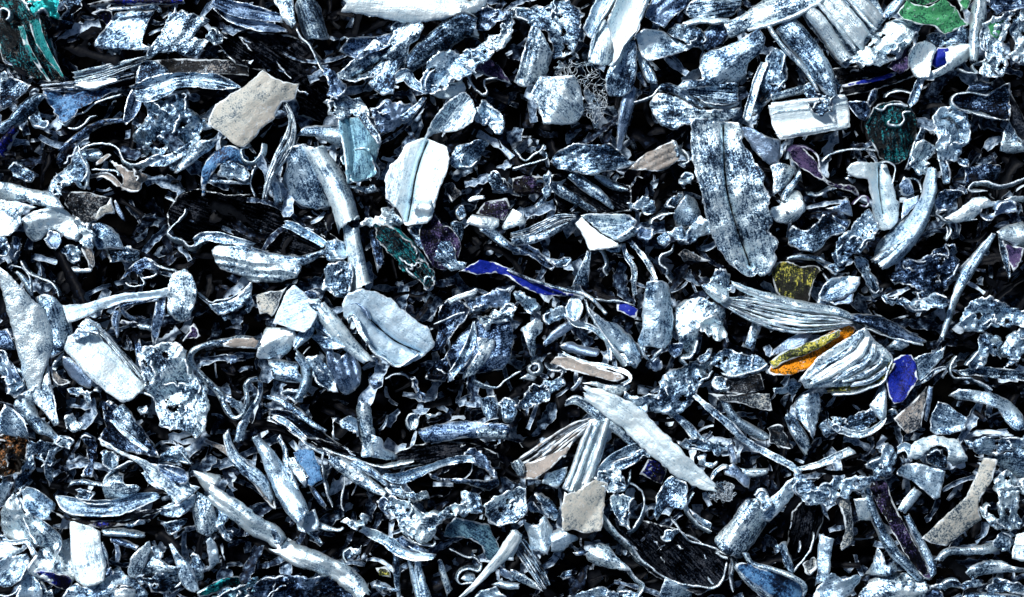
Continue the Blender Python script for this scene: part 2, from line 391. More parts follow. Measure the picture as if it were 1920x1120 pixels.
def strip(name, cc, z, o, pts, seed, parent=None, off=(0, 1), dz=0.0):
    rs = np.random.RandomState(seed)
    p = catmull([(a, b, w) for a, b, w in pts], False, 5.0)
    c, w = p[:, :2], np.maximum(p[:, 2]*(1.0 if parent is not None else 1.1), 2.5)
    d = np.gradient(c, axis=0); L = np.hypot(d[:, 0], d[:, 1])+1e-6; nrm = np.stack([-d[:, 1], d[:, 0]], 1)/L[:, None]
    for _ in range(3): nrm[1:-1] = (nrm[:-2]+nrm[1:-1]*2+nrm[2:])/4
    c = c+nrm*(off[0]*w)[:, None]; w = w*off[1]
    k = len(c); s = np.concatenate([[0], np.cumsum(np.hypot(*np.diff(c, axis=0).T))])
    wm = w.max(); nv = int(max(3, round(wm/3.2)))+1
    v = np.linspace(-1, 1, nv)
    jg = float(o.get('j', 1.0)); el = jg*vnoise(s/9+seed, s*0+3); er = jg*vnoise(s/9+seed, s*0+31)
    half = w/2
    lat = v[None]*half[:, None]+np.where(v[None] < 0, el[:, None]*-v[None], er[:, None]*v[None])
    X = c[:, 0][:, None]+nrm[:, 0][:, None]*lat; Y = c[:, 1][:, None]+nrm[:, 1][:, None]*lat
    # ragged ends
    for e, sg in ((0, -1), (k-1, 1)):
        t = d[e]/L[e]*sg; r = jg*2.6*rs.uniform(-1, 1, nv)+rs.uniform(-.55, .55)*w[e]*v*(1 if w[e] > 7 else .4)
        X[e] += t[0]*r; Y[e] += t[1]*r
    amt = float(o.get('c', 0).split(',')[-1]) if 'c' in o else rs.uniform(-.30, .12)*wm
    nn = float(o.get('n', 1.2)); tw = rs.uniform(-.25, .25)
    sx, sy = X+seed*131.7, Y+seed*57.1
    pw = 3.2 if wm > 12 else 2.0; v0 = rs.uniform(-.5, .5)
    Z = z+dz+amt*1.9*(np.abs(v)**pw)[None]*(half/half.max())[:, None]+tw*lat
    if wm > 9 and 'k' not in o: Z = Z+rs.choice([-1, 1, 1])*rs.uniform(.15, .5)*np.abs(v-v0)[None]*half[:, None]
    Z = Z+(nn+.6)*(1.6*fbm(sx/46, sy/46, 2)+.7*crinkle(sx/24, sy/24))
    if wm > 13: Z = Z+min(1, nn*.8)*rs.uniform(.8, 2.2)*crinkle(s[:, None]/110+seed, lat/8.5+seed*.3)
    slope = rs.uniform(-.06, .06); Z = Z+slope*(s-s.mean())[:, None]
    if s[-1] > 55 and nn > .5:
        for _ in range(2 if s[-1] > 130 else 1):
            q = np.maximum(0, (s[:, None]-rs.uniform(.25, .75)*s[-1])+lat*rs.uniform(-1, 1)); Z = Z+rs.choice([-1, 1])*rs.uniform(.05, .22)*np.minimum(q, 60)
        Z = Z-(Z.mean()-z-dz)*.7
    if 'k' in o: Z = Z-4.5*np.exp(-(v/.14)**2)[None]
    ed = np.minimum((1-np.abs(v))[None]*half[:, None], np.minimum(s, s[-1]-s)[:, None])
    V = np.column_stack([X.ravel(), Y.ravel(), Z.ravel()])
    i = np.arange(k-1)[:, None]*nv+np.arange(nv-1)[None]; i = i.ravel()
    Qd = np.stack([i, i+nv, i+nv+1, i+1], 1)
    a, b, cc_ = V[Qd[:, 0]], V[Qd[:, 1]], V[Qd[:, 2]]
    cr = ((b[:, 0]-a[:, 0])*(cc_[:, 1]-a[:, 1])-(b[:, 1]-a[:, 1])*(cc_[:, 0]-a[:, 0])).sum()
    if cr > 0: Qd = Qd[:, ::-1]
    VV, F = shell(V, Qd, None, 2.6 if wm > 9 else 5.0)
    uv = np.column_stack([np.repeat(s, nv), lat.ravel()]); uv = np.concatenate([uv, uv+3])
    e2 = np.concatenate([ed.ravel(), ed.ravel()*0+1.5])
    return finish(name, VV, F, uv, e2, o.get('m', 'f'), cc[0], int(cc[1]), parent, True)

def ribbon(name, cc, z, o, pts, seed, parent=None):
    rs = np.random.RandomState(seed)
    c = catmull(pts, False, 3.5); k = len(c)
    s = np.concatenate([[0], np.cumsum(np.hypot(*np.diff(c, axis=0).T))])
    c = c+np.column_stack([vnoise(s/7+seed, s*0+1), vnoise(s/7+seed, s*0+9)])*.9
    d = np.gradient(c, axis=0); L = np.hypot(d[:, 0], d[:, 1])+1e-6; nrm = np.stack([-d[:, 1], d[:, 0]], 1)/L[:, None]
    h = float(o.get('h', 14))
    th = (1.5+.55*vnoise(s/11+seed, s*0+4))*np.clip(np.minimum(s, s[-1]-s)/9+.35, .35, 1)
    lean = .35*h*vnoise(s/60+seed*.7, s*0+2)+rs.uniform(-.3, .3)*h
    zt = z+2.5*vnoise(s/35+seed, s*0+6)
    rows = []; edge = []; prof = [(-1, 0), (1, 0), (1, .3), (1, 1), (-1, 1), (-1, .3)]
    for sgn, dep in prof:
        lt = sgn*th+lean*dep; rows.append(np.column_stack([c+nrm*lt[:, None], zt-h*dep])); edge.append(np.full(k, dep*h*.55))
    V = np.stack(rows, 1).reshape(-1, 3); E = np.stack(edge, 1).ravel(); m = len(prof)
    F = []
    for q in range(m):
        a = np.arange(k-1)*m+q; b = np.arange(k-1)*m+(q+1) % m; F.append(np.stack([a, b, b+m, a+m], 1))
    F = np.concatenate(F); cap = np.array([[0, 5, 2, 1], [5, 4, 3, 2]])
    capb = (cap+(k-1)*m)[:, ::-1]
    a_, b_, c_ = V[F[0][0]], V[F[0][1]], V[F[0][2]]
    nz = (b_[0]-a_[0])*(c_[1]-a_[1])-(b_[1]-a_[1])*(c_[0]-a_[0])
    Fs = [F, cap[:, ::-1], capb[:, ::-1]]
    if nz > 0: Fs = [q[:, ::-1] for q in Fs]
    uv = np.column_stack([np.repeat(s, m), np.tile(np.arange(m)*4., k)])
    return finish(name, V, Fs, uv, E, o.get('m', 'f'), cc[0], int(cc[1]), parent)

def tangle(name, cc, z, o, pts, seed, parent=None):
    rs = np.random.RandomState(seed); poly = np.array(pts, float); lo, hi = poly.min(0), poly.max(0)
    Vs, Fs, E = [], [], []; base = 0; r = float(o.get('w', 1.2))*.48
    for i in range(int(o.get('N', 40))):
        for _ in range(40):
            st = rs.uniform(lo, hi)
            if inside(st[None], poly)[0]: break
        a = rs.uniform(0, 6.28); p = [np.array([*st, z+rs.uniform(-22, 12)])]
        for q in range(rs.randint(8, 22)):
            a += rs.uniform(-.9, .9); nx = p[-1]+np.array([math.cos(a)*4.2, math.sin(a)*4.2, rs.uniform(-2, 2)])
            if not inside(nx[None, :2], poly)[0]: a += 1.9; nx = p[-1]+np.array([math.cos(a)*4, math.sin(a)*4, 0])
            p.append(nx)
        p = catmull(np.array(p), False, 2.2); k = len(p)
        d = np.gradient(p, axis=0); nr = np.stack([-d[:, 1], d[:, 0], d[:, 0]*0], 1); nr /= (np.linalg.norm(nr, axis=1)[:, None]+1e-6)
        up = np.array([0, 0, 1.])
        V = np.stack([p+nr*r*math.cos(t)+up*r*math.sin(t) for t in (0, 2.09, 4.19)], 1).reshape(-1, 3)
        for q in range(3):
            A = np.arange(k-1)*3+q+base; B = np.arange(k-1)*3+(q+1) % 3+base; Fs.append(np.stack([A, A+3, B+3, B], 1))
        Vs.append(V); base += len(V)
    V = np.concatenate(Vs); F = np.concatenate(Fs)
    return finish(name, V, [F], V[:, :2]*1.0, np.full(len(V), .4), 'f', cc[0], int(cc[1]), parent)

def build(kind, name, cc, z, o, nums, seed, parent=None):
    if kind in 'PC': return sheet(kind, name, cc, z, o, [q[:2] for q in nums], seed, parent)
    if kind == 'S': return strip(name, cc, z, o, nums, seed, parent)
    if kind == 'W': return ribbon(name, cc, z, o, nums, seed, parent)
    if kind == 'T': return tangle(name, cc, z, o, nums, seed, parent)

def root_at(name, nums, z):
    f = (HC-z)/(HC-ZR); x = sum(q[0] for q in nums)/len(nums); y = sum(q[1] for q in nums)/len(nums)
    e = bpy.data.objects.new(name, None); C.objects.link(e); e.empty_display_size = .02
    e.location = ((x-960)*f*S, (560-y)*f*S, (z-6)*S); return e

def build_all(text):
    lines = [l for l in text.strip().splitlines() if l.strip()]
    i = 0
    while i < len(lines):
        ln = lines[i]; kids = []; i += 1
        while i < len(lines) and lines[i][0] == '+': kids.append(lines[i][1:]); i += 1
        head, label, cc, z, op, pp = ln.split('|'); kind, name = head.split()
        nums = [fl(q) for q in pp.split()]; o = opts(op); z = float(z)
        seed = i*7+13
        if 'L' in o or kids:
            top = root_at(name, nums, z)
            if 'L' in o:
                Ln = int(o['L'])+3; rs = random.Random(seed)
                for q in range(Ln):
                    of = (q+.5)/Ln-.5; d2 = min(9, max(0, int(cc[1])+rs.choice((-1, 0, 1))))
                    o2 = dict(o); o2['c'] = '%.1f' % rs.uniform(-3.5, -1.0); o2.setdefault('m', 's')
                    strip('layer', cc[0]+str(d2), z, o2, nums, seed+q*3, top, off=(of, .80/Ln), dz=rs.uniform(-7, 5))
            else:
                build(kind, 'plate', cc, z, o, nums, seed, top)
            for q, kl in enumerate(kids):
                h2, _, c2, z2, op2, p2 = kl.split('|'); k2, n2 = h2.split()
                o2 = opts(op2); o2.setdefault('n', '.6'); o2.setdefault('m', 's')
                build(k2, n2, c2, float(z2), o2, [fl(w) for w in p2.split()], seed+q*5+1, top)
        else:
            top = build(kind, name, cc, z, o, nums, seed)
        for key, g in GROUPS:
            if key in label: top['group'] = g
        top['label'] = label; top['category'] = CAT[name]

# ---------------- the bed the scrap lies on ----------------
def bed():
    n = 90; xs = np.linspace(-2.6, 2.6, n)
    X, Y = np.meshgrid(xs, xs); Z = -.16+.02*fbm(X*9, Y*9, 3)
    me = bpy.data.meshes.new('ground'); v = np.column_stack([X.ravel(), Y.ravel(), Z.ravel()])
    f = [(j*n+i, j*n+i+1, (j+1)*n+i+1, (j+1)*n+i) for j in range(n-1) for i in range(n-1)]
    me.from_pydata(v.tolist(), [], f); me.materials.append(ground_material())
    for p in me.polygons: p.use_smooth = True
    o = bpy.data.objects.new('ground', me); C.objects.link(o); o['kind'] = 'structure'

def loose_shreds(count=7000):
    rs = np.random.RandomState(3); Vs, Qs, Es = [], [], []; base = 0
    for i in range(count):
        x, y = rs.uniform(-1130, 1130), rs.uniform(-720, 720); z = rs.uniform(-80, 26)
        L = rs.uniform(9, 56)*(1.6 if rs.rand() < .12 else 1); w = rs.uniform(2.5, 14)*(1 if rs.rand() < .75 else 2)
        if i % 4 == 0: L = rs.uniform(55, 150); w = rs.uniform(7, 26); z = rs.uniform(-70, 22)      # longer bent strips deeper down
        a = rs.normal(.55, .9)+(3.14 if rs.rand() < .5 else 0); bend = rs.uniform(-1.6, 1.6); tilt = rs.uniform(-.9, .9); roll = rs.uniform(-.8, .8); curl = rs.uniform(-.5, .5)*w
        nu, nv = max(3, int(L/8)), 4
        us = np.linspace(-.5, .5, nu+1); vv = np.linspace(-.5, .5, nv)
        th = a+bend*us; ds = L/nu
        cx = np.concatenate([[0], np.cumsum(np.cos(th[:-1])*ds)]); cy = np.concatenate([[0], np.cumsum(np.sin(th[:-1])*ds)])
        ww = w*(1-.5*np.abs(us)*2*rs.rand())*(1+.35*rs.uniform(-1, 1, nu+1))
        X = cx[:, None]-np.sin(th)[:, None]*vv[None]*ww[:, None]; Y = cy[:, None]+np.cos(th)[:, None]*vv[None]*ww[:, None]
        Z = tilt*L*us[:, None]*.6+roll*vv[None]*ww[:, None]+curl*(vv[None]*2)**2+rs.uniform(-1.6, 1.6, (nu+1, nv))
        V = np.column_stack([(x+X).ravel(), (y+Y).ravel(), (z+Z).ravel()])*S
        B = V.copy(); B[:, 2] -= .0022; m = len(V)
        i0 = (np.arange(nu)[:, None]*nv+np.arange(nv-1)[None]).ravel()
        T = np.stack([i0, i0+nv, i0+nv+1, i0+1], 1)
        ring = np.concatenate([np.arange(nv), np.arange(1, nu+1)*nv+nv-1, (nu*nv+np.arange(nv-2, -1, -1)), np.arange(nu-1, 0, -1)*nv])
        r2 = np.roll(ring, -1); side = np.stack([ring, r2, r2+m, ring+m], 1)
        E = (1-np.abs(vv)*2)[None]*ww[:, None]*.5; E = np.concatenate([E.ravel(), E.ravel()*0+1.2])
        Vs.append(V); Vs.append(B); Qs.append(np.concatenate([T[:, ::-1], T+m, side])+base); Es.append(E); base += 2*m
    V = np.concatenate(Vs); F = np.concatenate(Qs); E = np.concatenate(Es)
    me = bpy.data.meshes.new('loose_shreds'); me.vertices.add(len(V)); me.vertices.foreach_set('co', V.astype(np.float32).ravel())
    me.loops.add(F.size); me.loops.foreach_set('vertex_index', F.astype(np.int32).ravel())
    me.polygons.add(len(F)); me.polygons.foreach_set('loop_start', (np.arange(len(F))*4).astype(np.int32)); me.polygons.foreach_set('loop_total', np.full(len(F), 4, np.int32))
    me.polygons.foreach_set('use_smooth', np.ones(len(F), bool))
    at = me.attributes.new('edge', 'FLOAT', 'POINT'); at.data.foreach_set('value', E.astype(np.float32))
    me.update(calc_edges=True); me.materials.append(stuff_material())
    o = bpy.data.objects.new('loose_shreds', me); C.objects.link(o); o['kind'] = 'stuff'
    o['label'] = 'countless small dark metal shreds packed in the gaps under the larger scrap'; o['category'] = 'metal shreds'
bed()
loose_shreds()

# ---------------- every piece of scrap, in plan coordinates ----------------
# shape name | label | colour+grime | height | options | outline or centre line (x,y[,width])
PIECES = """
P scrap_plate|dark teal folded plate with glossy wrinkles filling the top left corner|t6|22|n=11 r=70,16,5 m=l|0,0 62,0 70,28 88,40 92,70 118,150 88,150 60,142 20,132 4,100 0,90
S curled_strip|bright teal curved band on the dark teal plate, its left one of two|t2|34|m=l c=4|42,50,9 52,85,9 68,115,8 92,152,3
S curled_strip|wider teal curved band beside the first on the dark teal plate|t1|34|m=l c=5|68,36,20 76,70,18 92,105,13 115,142,4
C crumpled_sheet|teal and white glinting crumpled shred at the top edge above the dark teal plate|t1|40|n=9|28,0 108,0 104,18 112,34 92,30 84,22 66,26 52,14
W curled_ribbon|small round ribbon curl at the far top left edge|w2|44|h=14|2,34 0,22 8,17 17,22 19,32 12,38
C crumpled_sheet|pale wiry shred hanging from the top edge right of the teal plate|g5|26|n=8 R=4|112,0 150,0 150,16 138,40 124,42 116,30 128,20
P scrap_plate|grey mottled square plate with turned down right edge near the top left|g4|42|t=.05,.1 R=2 n=3|183,88 190,66 202,46 214,24 250,20 288,18 276,50 268,82 285,90 284,95 240,93 200,92
C crumpled_sheet|small navy crumpled scrap tucked behind the grey square plate|n7|30|n=7|176,26 196,15 214,20 212,38 200,44 188,36
S scrap_strip|thin grey strip along the top edge of the grey square plate|g4|48|c=-2|205,18,5 250,15,6 290,12,9 297,20,6
P scrap_plate|bright plate with lengthwise grooves and ragged top, right of the grey square plate|w4|46|r=-55,24,3.5 t=0,-.3 n=2 j=2|276,112 290,80 306,52 328,14 332,24 340,18 352,28 376,32 389,38 364,68 372,74 395,72 378,94 366,104 350,107 330,98 300,100
C crumpled_sheet|crinkled white knob on the right end of the grooved bright plate|w4|52|n=8|388,62 402,54 416,68 415,80 400,84 390,76
B layered_bundle|bundle of pale stacked layers running up to the right under the grey square plate|w3|38|L=4|140,146,22 180,138,24 230,124,20 278,110,12
S scrap_strip|torn white sliver between two layered bundles at upper left|w1|40|n=3|146,156,12 172,160,16 206,152,9 222,150,4
B layered_bundle|dark edged bundle of thin layers left of the torn white sliver|s4|30|L=4|80,166,14 120,164,18 170,158,20 252,140,14
P scrap_plate|deep blue fan shaped plate with frayed lower edge at upper left|b3|24|r=-30,13,3 n=5 j=3|88,170 120,178 170,170 226,164 188,186 166,196 150,206 140,222 126,232 112,224 104,206 94,188
W curled_ribbon|frayed thin ribbon under the blue fan shaped plate|w3|26|h=10|108,226 122,234 140,216 160,210 176,196 200,186 228,178
W curled_ribbon|short wrinkled ribbon end below the blue fan shaped plate|g2|24|h=12|128,240 146,242 160,232 170,220 180,217
P scrap_plate|grey triangular plate behind the bent tongue shaped plate at upper left|g5|44|t=-.1,.2|264,116 282,113 300,118 314,130 322,142 290,158 256,168 258,140
S scrap_strip|grey tongue shaped strip with folded left end at upper left|g3|52|c=6 n=2 m=s|252,176,26 280,172,40 312,160,38 336,152,26 372,151,26 410,155,24 436,160,12 450,163,3
P scrap_plate|near black brown plate with mottled right corner above the tongue shaped strip|u7|30|n=3|290,114 340,112 420,113 462,112 465,144 440,140 380,138 330,142
S scrap_strip|narrow slate strip dropping below the tongue shaped strip|s3|36|c=4|258,166,14 252,190,22 246,210,20 236,232,6
P scrap_plate|bluish plate at the left edge below the dark teal plate|g5|34|n=4 t=.2,.1|0,148 22,146 62,162 40,182 20,196 0,206
S scrap_strip|bright pitted strip rising from the left edge below the bluish plate|g3|40|n=5 c=-6|-4,244,18 22,228,20 44,206,26 60,190,24 88,180,6
S scrap_strip|navy strip leaving the left edge under the bright pitted strip|n5|28|c=-5|-4,286,20 12,262,20 30,240,12
C crumpled_sheet|tiny white crumpled knob at the left edge under the dark teal plate|w3|40|n=6|0,144 10,138 14,148 4,156 0,156
C crumpled_sheet|small bluish torn shreds left of the fan shaped plate|g4|30|n=6 R=3|58,222 72,212 78,228 92,236 76,240 64,234
P scrap_plate|cream coloured pitted plate with notched right side near the top left|c1|70|t=.06,.1 n=2 j=1.5 m=p|392,232 398,208 406,196 430,178 455,165 478,148 492,135 512,148 530,154 558,157 553,168 548,186 526,190 518,204 514,222 500,232 487,240 470,262 458,273 438,266 420,252
C crumpled_sheet|large crumpled grey wad with dark hollows left of the cream plate|g3|46|n=16 j=3|252,262 262,240 276,226 284,196 296,204 314,200 344,180 354,200 362,216 384,220 392,240 370,250 373,270 358,286 344,296 326,312 300,302 272,292
S scrap_strip|dark slate strip curving up to the narrow slate strip left of the crumpled wad|s5|26|c=-4|112,284,8 140,262,12 168,242,14 198,228,10 232,226,6
S scrap_strip|slate curved double strip at the top edge, upper one of the pair|s2|40|c=4 m=s|400,2,20 430,14,24 470,24,26 528,34,14
S scrap_strip|slate curved double strip at the top edge, lower one of the pair|s2|34|c=3 m=s|402,14,6 428,34,10 468,46,16 500,52,18 536,56,5
S scrap_strip|thin navy sliver along the top edge above the grey square plate|n6|28|c=-3|168,10,6 200,4,8 250,3,10 300,4,8 345,2,8
P scrap_plate|small pale bent tab at the top edge beside a curved sheet|w3|50|t=.2,0 n=3|514,0 550,0 553,20 556,46 546,52 528,34 525,18 516,8
P curled_sheet|rounded sheet bright on its left and dark on its right at top|w4|54|c=72,-22 n=2 m=p|551,8 562,0 588,-4 600,20 606,44 614,70 604,76 588,74 574,72 560,52 554,28
W curled_ribbon|long thin white edge ribbon running down from the rounded sheet at top|w2|46|h=16|556,52 564,70 580,86 592,108 600,126 613,142
P curled_sheet|broad bright white sheet at the top edge left of centre|w0|72|c=5,-8 n=2 m=p|643,22 652,8 648,-6 862,-6 884,18 850,28 800,38 760,38 700,28 670,24
P scrap_plate|small white folded tab at the right end of the broad white sheet|w1|66|t=-.2,.1 n=3|856,6 880,2 914,-6 910,8 892,22 870,28 862,20
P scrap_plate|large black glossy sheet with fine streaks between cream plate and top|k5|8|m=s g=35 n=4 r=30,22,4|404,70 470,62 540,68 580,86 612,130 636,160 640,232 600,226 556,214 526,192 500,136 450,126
P curled_sheet|funnel shaped bright sheet with hollow throat below the broad white sheet|w4|52|n=4 R=5 k=660,146;690,128;712,112:-16|630,142 650,126 672,108 690,88 702,76 726,88 738,66 732,54 746,42 770,40 786,44 793,56 784,72 766,88 757,122 742,140 724,142 700,146 668,153 648,150
P scrap_plate|fanned grey tail piece under the funnel shaped sheet|g4|46|t=0,.2 n=3|742,140 756,112 746,106 724,118 716,136 692,156 704,170 718,179 726,176 738,177
P curled_sheet|slate sheet shoulder left of the funnel shaped sheet|s4|36|c=-30,14|640,98 660,76 700,72 730,62 734,80 720,92 696,100 676,112
S curled_sheet|thick mottled rolled sheet leaning up to the right, right of the funnel|g4|56|c=-13 n=6|764,124,24 786,104,36 812,82,38 838,62,42 866,48,44 894,54,32
C crumpled_sheet|dark grey crumpled sheet end right of the mottled rolled sheet near the top|s4|48|n=8|884,24 910,16 944,22 950,30 938,42 920,54 900,56 888,44
C crumpled_sheet|bright crinkled strip with frayed edge left of the upper centre|w4|52|n=8 j=3|944,38 958,26 966,48 962,74 942,88 920,94 898,86 910,76 932,68 946,56
C crumpled_sheet|grey wavy sheet with ragged top, below the mottled rolled sheet|g3|60|n=6 j=3|800,176 798,150 806,120 826,102 848,98 860,108 880,94 900,90 922,95 916,110 898,130 876,144 846,156 830,166 812,176
S curled_strip|curled lip strip sweeping under the ragged grey wavy sheet|g3|54|c=7 n=3|742,150,14 760,140,24 776,158,16 800,168,16 822,168,10
P scrap_plate|bright tapered tab under the ragged grey wavy sheet|w1|50|t=-.1,-.1 n=3|806,174 842,156 866,150 874,166 866,182 846,186 820,182
P leaf_shaped_sheet|smooth pale trough shaped like a pod, lower right of the ragged wavy sheet|w3|56|c=-50,16 n=2 m=p g=-50|797,258 806,236 826,208 850,188 872,176 884,190 891,212 884,230 868,240 850,246 828,245 812,248
W curled_ribbon|hooked white ribbon beside a violet triangle near upper centre|w2|50|h=16|873,140 882,154 892,168 906,178 914,172 908,160 910,150 932,148
P scrap_plate|thin violet triangular plate beside the hooked white ribbon|v3|46|t=.1,.1|888,130 900,122 914,108 934,126 958,156 930,148
C crumpled_sheet|upright crinkled knot where dark streaks meet above the steel blue plate|s3|56|n=10 j=3|608,142 618,134 632,142 646,156 646,178 634,186 616,180 612,160
C crumpled_sheet|bright crumpled cap on top of the steel blue plate|w3|64|n=9 j=3|612,188 630,178 648,178 668,184 688,206 684,220 660,214 640,222 622,212
P scrap_plate|smooth steel blue plate hanging below the bright crumpled cap|q2|58|k=652,220;664,280;662,320:-7 n=2 m=p|632,216 652,222 684,220 700,240 713,262 706,290 692,336 668,340 654,342 650,310 644,268
S scrap_strip|crinkled pale edge strip on the right side of the steel blue plate|w4|62|n=5|676,212,14 690,234,14 706,256,12 712,270,8
P scrap_plate|grey plate with pointed left end left of the steel blue plate|g3|50|c=5,-8 n=3|556,258 574,238 604,235 640,234 646,260 640,276 618,270 590,256
C crumpled_sheet|dark speckled bark like sheet right of the bright crumpled cap|s3|42|n=8|696,206 720,192 752,190 776,198 764,222 742,236 714,250 704,230
S scrap_strip|thin frayed strip rising right from the dark speckled sheet|g5|44|n=4|752,224,10 776,206,12 798,182,6
C crumpled_sheet|pale square crinkled scrap right of the pod shaped trough|g2|54|n=7|896,200 906,184 922,200 946,214 948,228 936,250 920,240 896,228
C crumpled_sheet|mottled grey crumpled sheet at top near the centre|g4|50|n=9 j=3|962,14 990,8 1020,12 1052,4 1072,18 1086,30 1078,56 1072,84 1052,104 1036,102 1030,82 1020,62 996,50 976,36
P curled_sheet|bright ridged shard standing left of the pale octagonal plate|w3|64|k=1004,54;990,100;980,146:-8 t=.1,0 n=3|966,150 974,128 984,96 996,52 1008,56 1020,72 1036,100 1028,112 1026,132 1008,158 984,160
P scrap_plate|pale pitted plate with clipped corners near the top centre|w2|66|n=2 t=0,.05|1000,168 1012,144 1040,146 1074,143 1090,166 1092,206 1078,230 1046,234 1020,232 1014,210 996,178
P scrap_plate|small oval tab overlapping the left side of the pale clipped plate|g2|74|c=90,-6|1008,192 1016,186 1024,196 1024,212 1018,222 1010,212
T wire_tangle|tangle of fine hair like wires between pale clipped plate and tall curled profile|g3|40|w=1.2 N=46|1038,118 1110,112 1136,150 1140,200 1120,238 1096,220 1092,160 1044,142
P curled_sheet|tall curled profile at the top edge, its wide smooth shaded trough|w1|70|c=-62,14 n=1 m=p|1138,46 1148,20 1162,-6 1218,-6 1204,28 1190,60 1172,84 1158,112 1148,120 1150,90 1142,60
P curled_sheet|left grey panel of the curled profiles at the top edge|g2|62|c=-65,6 n=1 m=p g=-65|1094,48 1108,20 1122,-6 1148,-6 1132,24 1120,48 1114,74 1102,66
P curled_sheet|rounded pale lip at the lower left of the tall curled profile|w2|76|c=-70,-10 n=1 m=p|1102,112 1110,80 1122,48 1134,40 1148,60 1150,100 1140,122 1122,124 1108,118
S curled_strip|grooved pale rim strip on the right of the tall curled profile|w1|82|c=-2|1216,-6,9 1200,30,10 1186,62,10 1166,86,12 1158,112,12 1144,124,8
S curled_strip|thin wavy pale edge between the grey panel and the curled lip at top|w2|80|c=-2|1154,-6,7 1140,20,7 1126,42,6 1112,72,6 1106,108,5
P scrap_plate|grey mottled plate with rounded foot below the tall curled profile|g3|66|n=2 t=.1,-.1|1136,146 1144,124 1164,88 1186,74 1194,92 1193,140 1186,170 1166,180 1142,180 1136,168
S scrap_strip|long slate tail hanging straight down under the rounded grey plate|s2|42|c=-5|1184,160,22 1178,190,24 1170,226,20 1164,262,14 1160,292,5
S scrap_strip|tapering grey tab right of the rounded grey plate|g3|46|c=-4|1197,96,8 1210,124,18 1222,148,18 1232,154,4
S scrap_strip|small slate sliver below the tapering grey tab|s2|36|c=-3|1196,136,8 1204,150,8 1212,164,3
P scrap_plate|grey pitted wedge plate right of the tall curled profile|g2|58|c=-20,8 n=3|1192,72 1208,60 1244,58 1268,74 1296,88 1276,96 1238,112 1216,116 1202,104
P scrap_plate|slate blue grooved plate at the top edge right of the curled profile|s3|48|r=-40,14,4 n=3|1208,28 1226,-6 1296,-6 1288,14 1262,32 1244,54 1226,44
P scrap_plate|grey streaked plate at the top edge, right of the slate blue grooved plate|g4|56|m=s n=4 r=0,18,2|1284,22 1298,4 1340,-6 1390,-6 1388,12 1376,26 1340,34 1296,32
S scrap_strip|white lip strip bordering the grey streaked top plate from below|w1|62|n=3|1284,46,10 1312,38,12 1340,40,10 1370,40,10
P curled_sheet|broad pale plate with curved lower rim at the top right of centre|w3|68|c=-20,-8 n=3|1360,42 1398,26 1430,0 1450,-6 1548,-6 1528,12 1494,32 1440,48 1400,56 1372,70 1366,56
S curled_strip|bright rim strip following the curved edge of the broad pale plate|w0|76|c=-2|1402,56,5 1440,47,7 1490,30,8 1530,8,8 1548,-6,7
C crumpled_sheet|loop shaped crinkled scrap below the slate blue grooved plate|g4|56|n=8 R=4|1254,62 1272,46 1296,48 1318,62 1322,90 1304,92 1288,82 1266,72
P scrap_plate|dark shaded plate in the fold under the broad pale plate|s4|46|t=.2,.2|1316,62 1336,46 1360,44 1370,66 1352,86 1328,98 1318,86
P scrap_plate|large speckled grey plate with pointed left foot at upper right centre|g3|74|c=-35,-8 n=3|1274,164 1284,150 1318,148 1312,126 1322,100 1350,92 1384,78 1420,58 1430,74 1428,96 1402,118 1400,140 1382,152 1350,160 1316,162
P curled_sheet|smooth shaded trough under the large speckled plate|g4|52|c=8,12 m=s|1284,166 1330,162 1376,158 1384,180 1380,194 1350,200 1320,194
S curled_strip|thin white rim strip below the smooth shaded trough|w1|58|c=-2|1312,188,6 1336,200,7 1360,202,7 1388,192,5
P curled_sheet|lobed plate dark at left and white at right beneath the shaded trough|w3|64|c=80,-9 n=4|1222,196 1234,176 1258,180 1284,190 1312,206 1350,206 1388,200 1380,218 1350,232 1310,234 1284,234 1268,244 1240,234 1226,214
S scrap_strip|grey folded strip arching over the lobed plate|g5|60|n=4 c=-4|1236,166,10 1256,164,16 1290,182,16 1320,202,8
W curled_ribbon|thin twisted ribbon running left from the lobed plate|g2|48|h=12|1188,192 1210,186 1226,178 1238,162 1252,158
S scrap_strip|upright pale channel strip right of the large speckled plate|w2|60|c=4|1434,116,12 1420,150,13 1408,190,14 1398,226,14
C crumpled_sheet|slender grey wrinkled sheet right of the upright pale channel strip|g3|52|n=6|1432,130 1448,98 1470,100 1474,140 1468,160 1450,180 1430,206 1416,212 1424,170
P ribbed_profile|white fluted profile with parallel bars slanting down right at the top|w4|58|n=1 m=p|1500,20 1524,4 1548,-6 1640,-6 1660,36 1640,60 1620,86 1590,122 1570,110 1530,60
+S bar||w0|74|c=-4|1514,16,22 1540,46,26 1566,82,26 1590,114,24
+S bar||w0|80|c=-2|1534,6,6 1564,42,7 1604,92,6
+S bar||w0|76|c=-5|1552,-6,32 1580,28,36 1606,58,36 1622,76,30
+S bar||w1|82|c=-2|1586,-6,6 1616,28,7 1642,58,6
+S bar||w0|76|c=-4|1606,-6,24 1628,18,26 1650,40,24
S scrap_strip|mottled grey bar leaning against the left of the white fluted profile|g3|72|c=-9 n=3|1470,38,40 1496,68,42 1524,106,40 1544,140,36 1556,168,24 1562,182,10
S scrap_strip|thin pale edge strip left of the mottled grey bar|w2|76|c=-2|1442,50,8 1466,86,7 1500,120,8 1520,146,7 1534,172,5
C crumpled_sheet|bright crumpled tongue right of the white fluted profile|w2|66|n=5 c=-40,-8|1596,116 1612,98 1640,74 1664,46 1692,38 1718,50 1710,74 1684,104 1672,118 1640,120
S scrap_strip|small mottled tab between fluted profile and green plate|g3|60|c=-4|1660,34,12 1676,14,20 1692,-4,10
